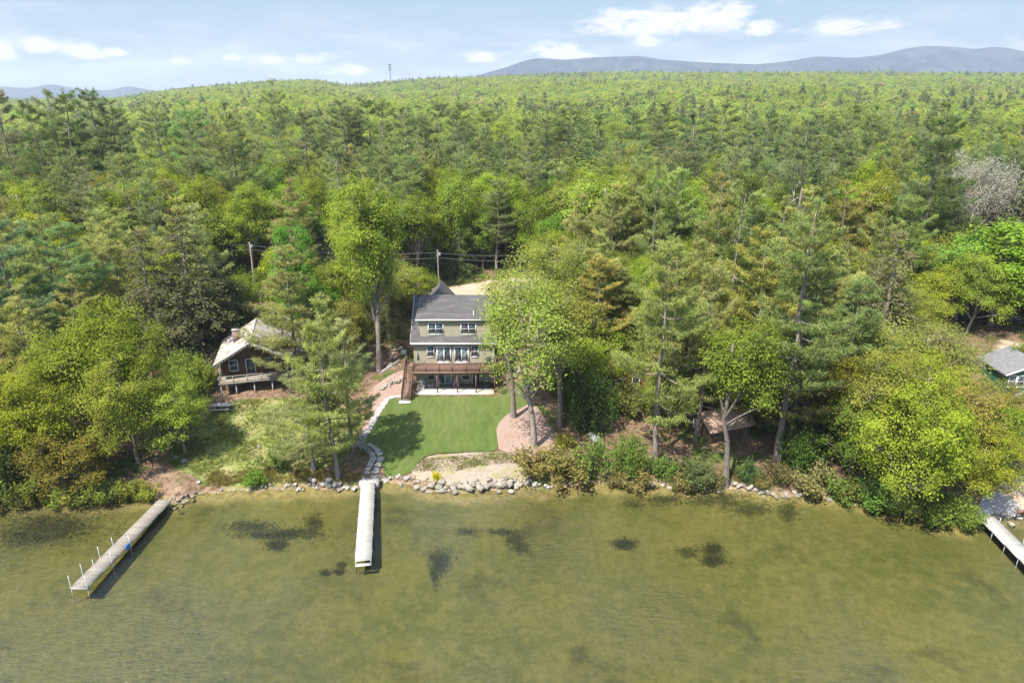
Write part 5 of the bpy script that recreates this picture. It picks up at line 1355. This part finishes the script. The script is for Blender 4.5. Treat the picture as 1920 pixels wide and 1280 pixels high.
# distant forest as two masses: light crowns set on points by geometry nodes
def merged(tl, mats):
    tw, lf = tl; b = MB()
    for src, mi in ((tw, 0), (lf, 1)):
        for V, A_, M_ in [(np.concatenate(src.V), None, None)]:
            base = 0
            n0 = b.n
            b.V.append(V); b.n += len(V)
            for f, a_ in zip(src.F, src.A): b.F.append(f+n0); b.A.append(a_); b.M.append(np.full(len(f), mi, np.int32))
    return b.mesh('far_crown', mats, False, True)
def far_mass(name, label, pts, lods):
    """pts: x, y, z, scale xy, scale z, rot, variant"""
    P = np.array(pts, np.float32)
    me = bpy.data.meshes.new(name); me.vertices.add(len(P)); me.vertices.foreach_set('co', P[:, :3].ravel())
    at = me.attributes.new('scl', 'FLOAT_VECTOR', 'POINT'); at.data.foreach_set('vector', P[:, [3, 3, 4]].ravel())
    at = me.attributes.new('rot', 'FLOAT_VECTOR', 'POINT'); at.data.foreach_set('vector', np.column_stack([P[:, 5]*0, P[:, 5]*0, P[:, 5]]).astype(np.float32).ravel())
    at = me.attributes.new('var', 'INT', 'POINT'); at.data.foreach_set('value', P[:, 6].astype(np.int32))
    o = link(name, me); tag(o, label, kind='stuff')
    g = bpy.data.node_groups.new(name, 'GeometryNodeTree')
    g.interface.new_socket('Geometry', in_out='INPUT', socket_type='NodeSocketGeometry'); g.interface.new_socket('Geometry', in_out='OUTPUT', socket_type='NodeSocketGeometry')
    gi = g.nodes.new('NodeGroupInput'); go = g.nodes.new('NodeGroupOutput')
    jn = g.nodes.new('GeometryNodeJoinGeometry')
    def attr(nm, ty):
        a = g.nodes.new('GeometryNodeInputNamedAttribute'); a.data_type = ty; a.inputs['Name'].default_value = nm; return a.outputs['Attribute']
    sc_, ro_, va_ = attr('scl', 'FLOAT_VECTOR'), attr('rot', 'FLOAT_VECTOR'), attr('var', 'INT')
    for k, lm in enumerate(lods):
        so_ = bpy.data.objects.new('far_crown', lm)
        oi = g.nodes.new('GeometryNodeObjectInfo'); oi.inputs['Object'].default_value = so_; oi.inputs['As Instance'].default_value = True
        cp = g.nodes.new('FunctionNodeCompare'); cp.data_type = 'INT'; cp.operation = 'EQUAL'
        g.links.new(va_, cp.inputs[2]); cp.inputs[3].default_value = k
        ip = g.nodes.new('GeometryNodeInstanceOnPoints')
        g.links.new(gi.outputs[0], ip.inputs['Points']); g.links.new(cp.outputs[0], ip.inputs['Selection']); g.links.new(oi.outputs['Geometry'], ip.inputs['Instance'])
        g.links.new(ro_, ip.inputs['Rotation']); g.links.new(sc_, ip.inputs['Scale']); g.links.new(ip.outputs[0], jn.inputs[0])
    g.links.new(jn.outputs[0], go.inputs[0])
    md = o.modifiers.new('scatter', 'NODES'); md.node_group = g
    return o
PC = [(.168, .198, .078), (.15, .188, .073), (.18, .20, .073), (.138, .178, .074)]
PC_old = [(.185, .212, .080), (.170, .200, .075), (.200, .220, .075), (.150, .185, .075)]
BC = [(.225, .280, .040), (.205, .265, .046), (.245, .275, .046), (.170, .240, .050), (.240, .230, .080)]
PC += [(.172, .203, .078), (.158, .194, .076), (.182, .207, .078), (.158, .19, .076), (.187, .212, .07), (.177, .212, .07)]
PC = [tuple(q*1.15 for q in c) for c in PC]; BC = [tuple(q*1.18 for q in c) for c in BC]
LP = [merged(make_pine(500+s, 19, 4.2, .12, 9, 20, 5, .95, .30, False, 0), [M['bark'], leaf_mat('far_needle', .45, .74, 1.5, .09, c)]) for s, c in enumerate(PC[:4])]
LP += [merged(q, [M['bark'], leaf_mat('far_needle', .45, .74, 1.5, .09, c)]) for q, c in zip([make_pine(100+s, 20, 4.3, (.36, .44, .30, .42)[s], 10) for s in range(4)]+[make_pine(120+s, 17, 4.5, .2, 11, 48, 8, .46, .08) for s in range(2)], PC[4:])]
LB = [merged(make_broadleaf(520+s, 13, 5.6, .05, 70, 30, .85, .62, False, 6, .22), [M['bark'], leaf_mat('far_leaf', .50, .72, 1.42, .07, c)]) for s, c in enumerate(BC)]
fp, fb = [], []
BC2 = [(.24, .29, .043), (.215, .275, .05), (.265, .28, .055)]
LB += [merged(make_broadleaf(210+s, 14, 5.2, .15, 100, 80, .36, limbs=8, fill=.42, rc=.175), [M['bark'], leaf_mat('far_leaf', .50, .72, 1.42, .07, c)]) for s, c in enumerate(BC2)]
def far_point(x, y, pine_):
    z = gz(x, y)-.3; s = rgw.uniform(.75, 1.2) if pine_ else rgw.uniform(.75, 1.55)
    if pine_: 
        s *= .88 if y > 700 else 1
        fp.append((x, y, z, s, s*rgw.uniform(.92, 1.15), rgw.uniform(0, 6.28), rgw.integers(4) if y > 420 else 4+rgw.integers(6)))
    else: fb.append((x, y, z, s*1.1, (.55+.45*s)*rgw.uniform(.95, 1.25), rgw.uniform(0, 6.28), rgw.choice(5, p=(.28, .26, .2, .18, .08)) if y > 420 else 5+rgw.integers(3)))
for x, y, p_ in rest: far_point(x, y, p_)
r = 213.0
while r < 2450:
    sp = 7.6+r*.0026; n = int(1.62*r/sp)
    for k in range(n):
        az = -.81+1.62*(k+rgw.uniform(.1, .9))/n; rr = r+rgw.uniform(-.5, .5)*sp
        x, y = rr*math.sin(az), rr*math.cos(az)
        if y < 208: continue
        u = 960+FPX*x/y*1.06
        # conifers gather in stands and along the crest
        st = math.sin(x*.017+.7)*math.sin(y*.012+.4)+.7*math.sin(x*.006-y*.009)+.5*math.sin(x*.05)*math.sin(y*.043)
        pr = (.09+.15*st) if rr > 420 else (.12+.2*st)
        if rr < 330: pr += .22*(1-(rr-213)/90) if rr < 300 else 0
        if 1000 < u < 1800 and rr < 420: pr += .22
        if u < 230 and rr < 500: pr += .22
        if rr > 1720: pr += .25
        if 640 < u < 1000 and 380 < rr < 1200: pr -= .06
        far_point(x, y, rgw.random() < pr)
    r += sp*.92
print('far pines', len(fp), 'far broadleaf', len(fb))
far_mass('pine_forest', 'dark pines scattered over the far wooded hillside', fp, LP)
far_mass('broadleaf_forest', 'lime green broadleaf forest covering the far hillside', fb, LB)

# undergrowth, rough grass and leaf litter
def undergrowth():
    rg = np.random.default_rng(9); b = MB(); n = 5200
    y = np.sqrt(rg.uniform(64**2, 150**2, n*3)); x = rg.uniform(-.85, .85, n*3)*y
    ok = (y > shore(x)+1.0) & ~((x > -14.8) & (x < 1.0) & (y > 76) & (y < 103))
    for p in CLEAR: ok &= ~in_poly(x, y, p)
    ok &= (np.sin(x*.35+1)*np.sin(y*.29)+rg.normal(size=len(x))*.5) > -.1
    x, y = x[ok], y[ok]; C = np.column_stack([x, y, terrain(x, y)])
    ci = np.repeat(np.arange(len(C)), 26); hgt = rg.uniform(.25, 1.3, len(C))[ci]
    P = C[ci]+np.column_stack([rg.normal(size=len(ci))*.45, rg.normal(size=len(ci))*.45, rg.random(len(ci))**.7*hgt])
    leaf_cards(b, P, nrm(rg.normal(size=P.shape)*.5+UP), .24*rg.uniform(.6, 1.4, len(ci)), .6, np.clip(.4+rg.normal(size=len(ci))*.18+(rg.normal(size=len(C))*.12)[ci], 0, 1), rg)
    o = b.build('undergrowth', M['leaf'], attr=True); o.color = (.12, .155, .032, 1); tag(o, 'low leafy undergrowth on the forest floor', kind='stuff')
undergrowth()
def rough_grass(name, polys, n, hgt, col, lab, seed):
    rg = np.random.default_rng(seed); b = MB(); P = []
    for p in polys:
        a = np.array(p); x = rg.uniform(a[:, 0].min(), a[:, 0].max(), n); y = rg.uniform(a[:, 1].min(), a[:, 1].max(), n)
        k = in_poly(x, y, p) & (y > shore(x)+.4) & ((np.sin(x*1.1)*np.sin(y*.9)+rg.normal(size=n)*.6) > -.2); P.append(np.column_stack([x[k], y[k]]))
    P = np.concatenate(P); C = np.column_stack([P, terrain(P[:, 0], P[:, 1])+.02])
    ci = np.repeat(np.arange(len(C)), 5); B_ = C[ci]+np.column_stack([rg.normal(size=(len(ci), 2))*.10, np.zeros(len(ci))])
    D = nrm(rg.normal(size=(len(ci), 3))*.45+UP)
    blades(b, B_, D, hgt*rg.uniform(.5, 1.4, len(ci)), .05, rg.random(len(ci)), rg)
    o = b.build(name, M['leaf'], attr=True); o.color = (*col, 1); tag(o, lab, kind='stuff')
rough_grass('meadow_grass', GRASS, 16000, .22, (.17, .18, .04), 'rough meadow grass between the cabin and the shore', 3)
rough_grass('lawn_grass', [LAWN], 26000, .07, (.085, .118, .03), 'short grass blades of the mown lawn', 12)
rough_grass('shore_grass', [ppoly([(380, 920), (400, 885), (540, 880), (680, 890), (670, 915), (540, 915)])], 5000, .35, (.20, .17, .06), 'dry tufted grass along the waterline', 4)
rough_grass('bed_plants', [ppoly([(775, 884), (795, 862), (925, 850), (990, 850), (965, 868), (900, 874), (840, 888)])], 3600, .26, (.165, .165, .045), 'low green plants growing in the sandy bed', 6)
rough_grass('bank_grass', [ppoly([(1130, 905), (1150, 870), (1460, 880), (1620, 915), (1600, 935), (1480, 922), (1330, 915)])], 4500, .4, (.16, .15, .05), 'brownish tufts along the wooded bank', 8)

# lake bed weed, and tree shade modelled as dark tufts off the west shore
def weed_shade_patch(u, v, w, hgt, n, lab, seed, name='weed_or_shade', dark=False):
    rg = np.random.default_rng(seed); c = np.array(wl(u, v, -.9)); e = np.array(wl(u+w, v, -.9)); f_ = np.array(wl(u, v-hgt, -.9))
    W_ = empty(name, (*c, gz(*c)), 0, lab, 'water weed', 'dark weed and modelled tree shade patches on the lake bed')
    for pn, mt, k, sp in (('fringe', 'weed_shade_pale', 1.6, .80), ('core', 'weed' if dark else 'weed_shade_pale', 1.6, .46)):
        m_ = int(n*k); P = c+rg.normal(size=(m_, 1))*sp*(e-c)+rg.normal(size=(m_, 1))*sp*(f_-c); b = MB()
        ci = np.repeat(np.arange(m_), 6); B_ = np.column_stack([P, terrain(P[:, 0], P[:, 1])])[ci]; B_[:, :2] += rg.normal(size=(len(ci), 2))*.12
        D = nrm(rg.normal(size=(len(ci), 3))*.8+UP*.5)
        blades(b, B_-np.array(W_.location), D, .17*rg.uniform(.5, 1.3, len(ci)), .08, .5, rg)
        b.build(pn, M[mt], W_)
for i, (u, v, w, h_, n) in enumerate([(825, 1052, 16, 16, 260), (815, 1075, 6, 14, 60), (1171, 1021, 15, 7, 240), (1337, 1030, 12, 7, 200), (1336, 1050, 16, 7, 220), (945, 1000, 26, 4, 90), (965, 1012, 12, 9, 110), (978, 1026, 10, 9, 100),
        (520, 1022, 14, 7, 160), (505, 1005, 45, 5, 160), (555, 1002, 40, 7, 160), (470, 990, 40, 8, 130), (590, 985, 14, 14, 90), (610, 1072, 6, 3, 50), (635, 1070, 6, 3, 50), (1290, 1035, 22, 8, 70), (1345, 945, 60, 9, 260), (1405, 962, 36, 8, 140), (1475, 966, 16, 16, 140), (1245, 944, 34, 6, 110), (1190, 952, 20, 6, 60), (110, 990, 70, 18, 420), (60, 1010, 60, 14, 240), (640, 1058, 5, 4, 30), (875, 1000, 20, 7, 50)]):  # both wide westernmost patches stand in for tree shade and reflection
    weed_shade_patch(u, v, w, h_, n, 'dark weed or modelled tree shade patch in the clear shallow water', 60+i, dark=i in (2, 3, 4))
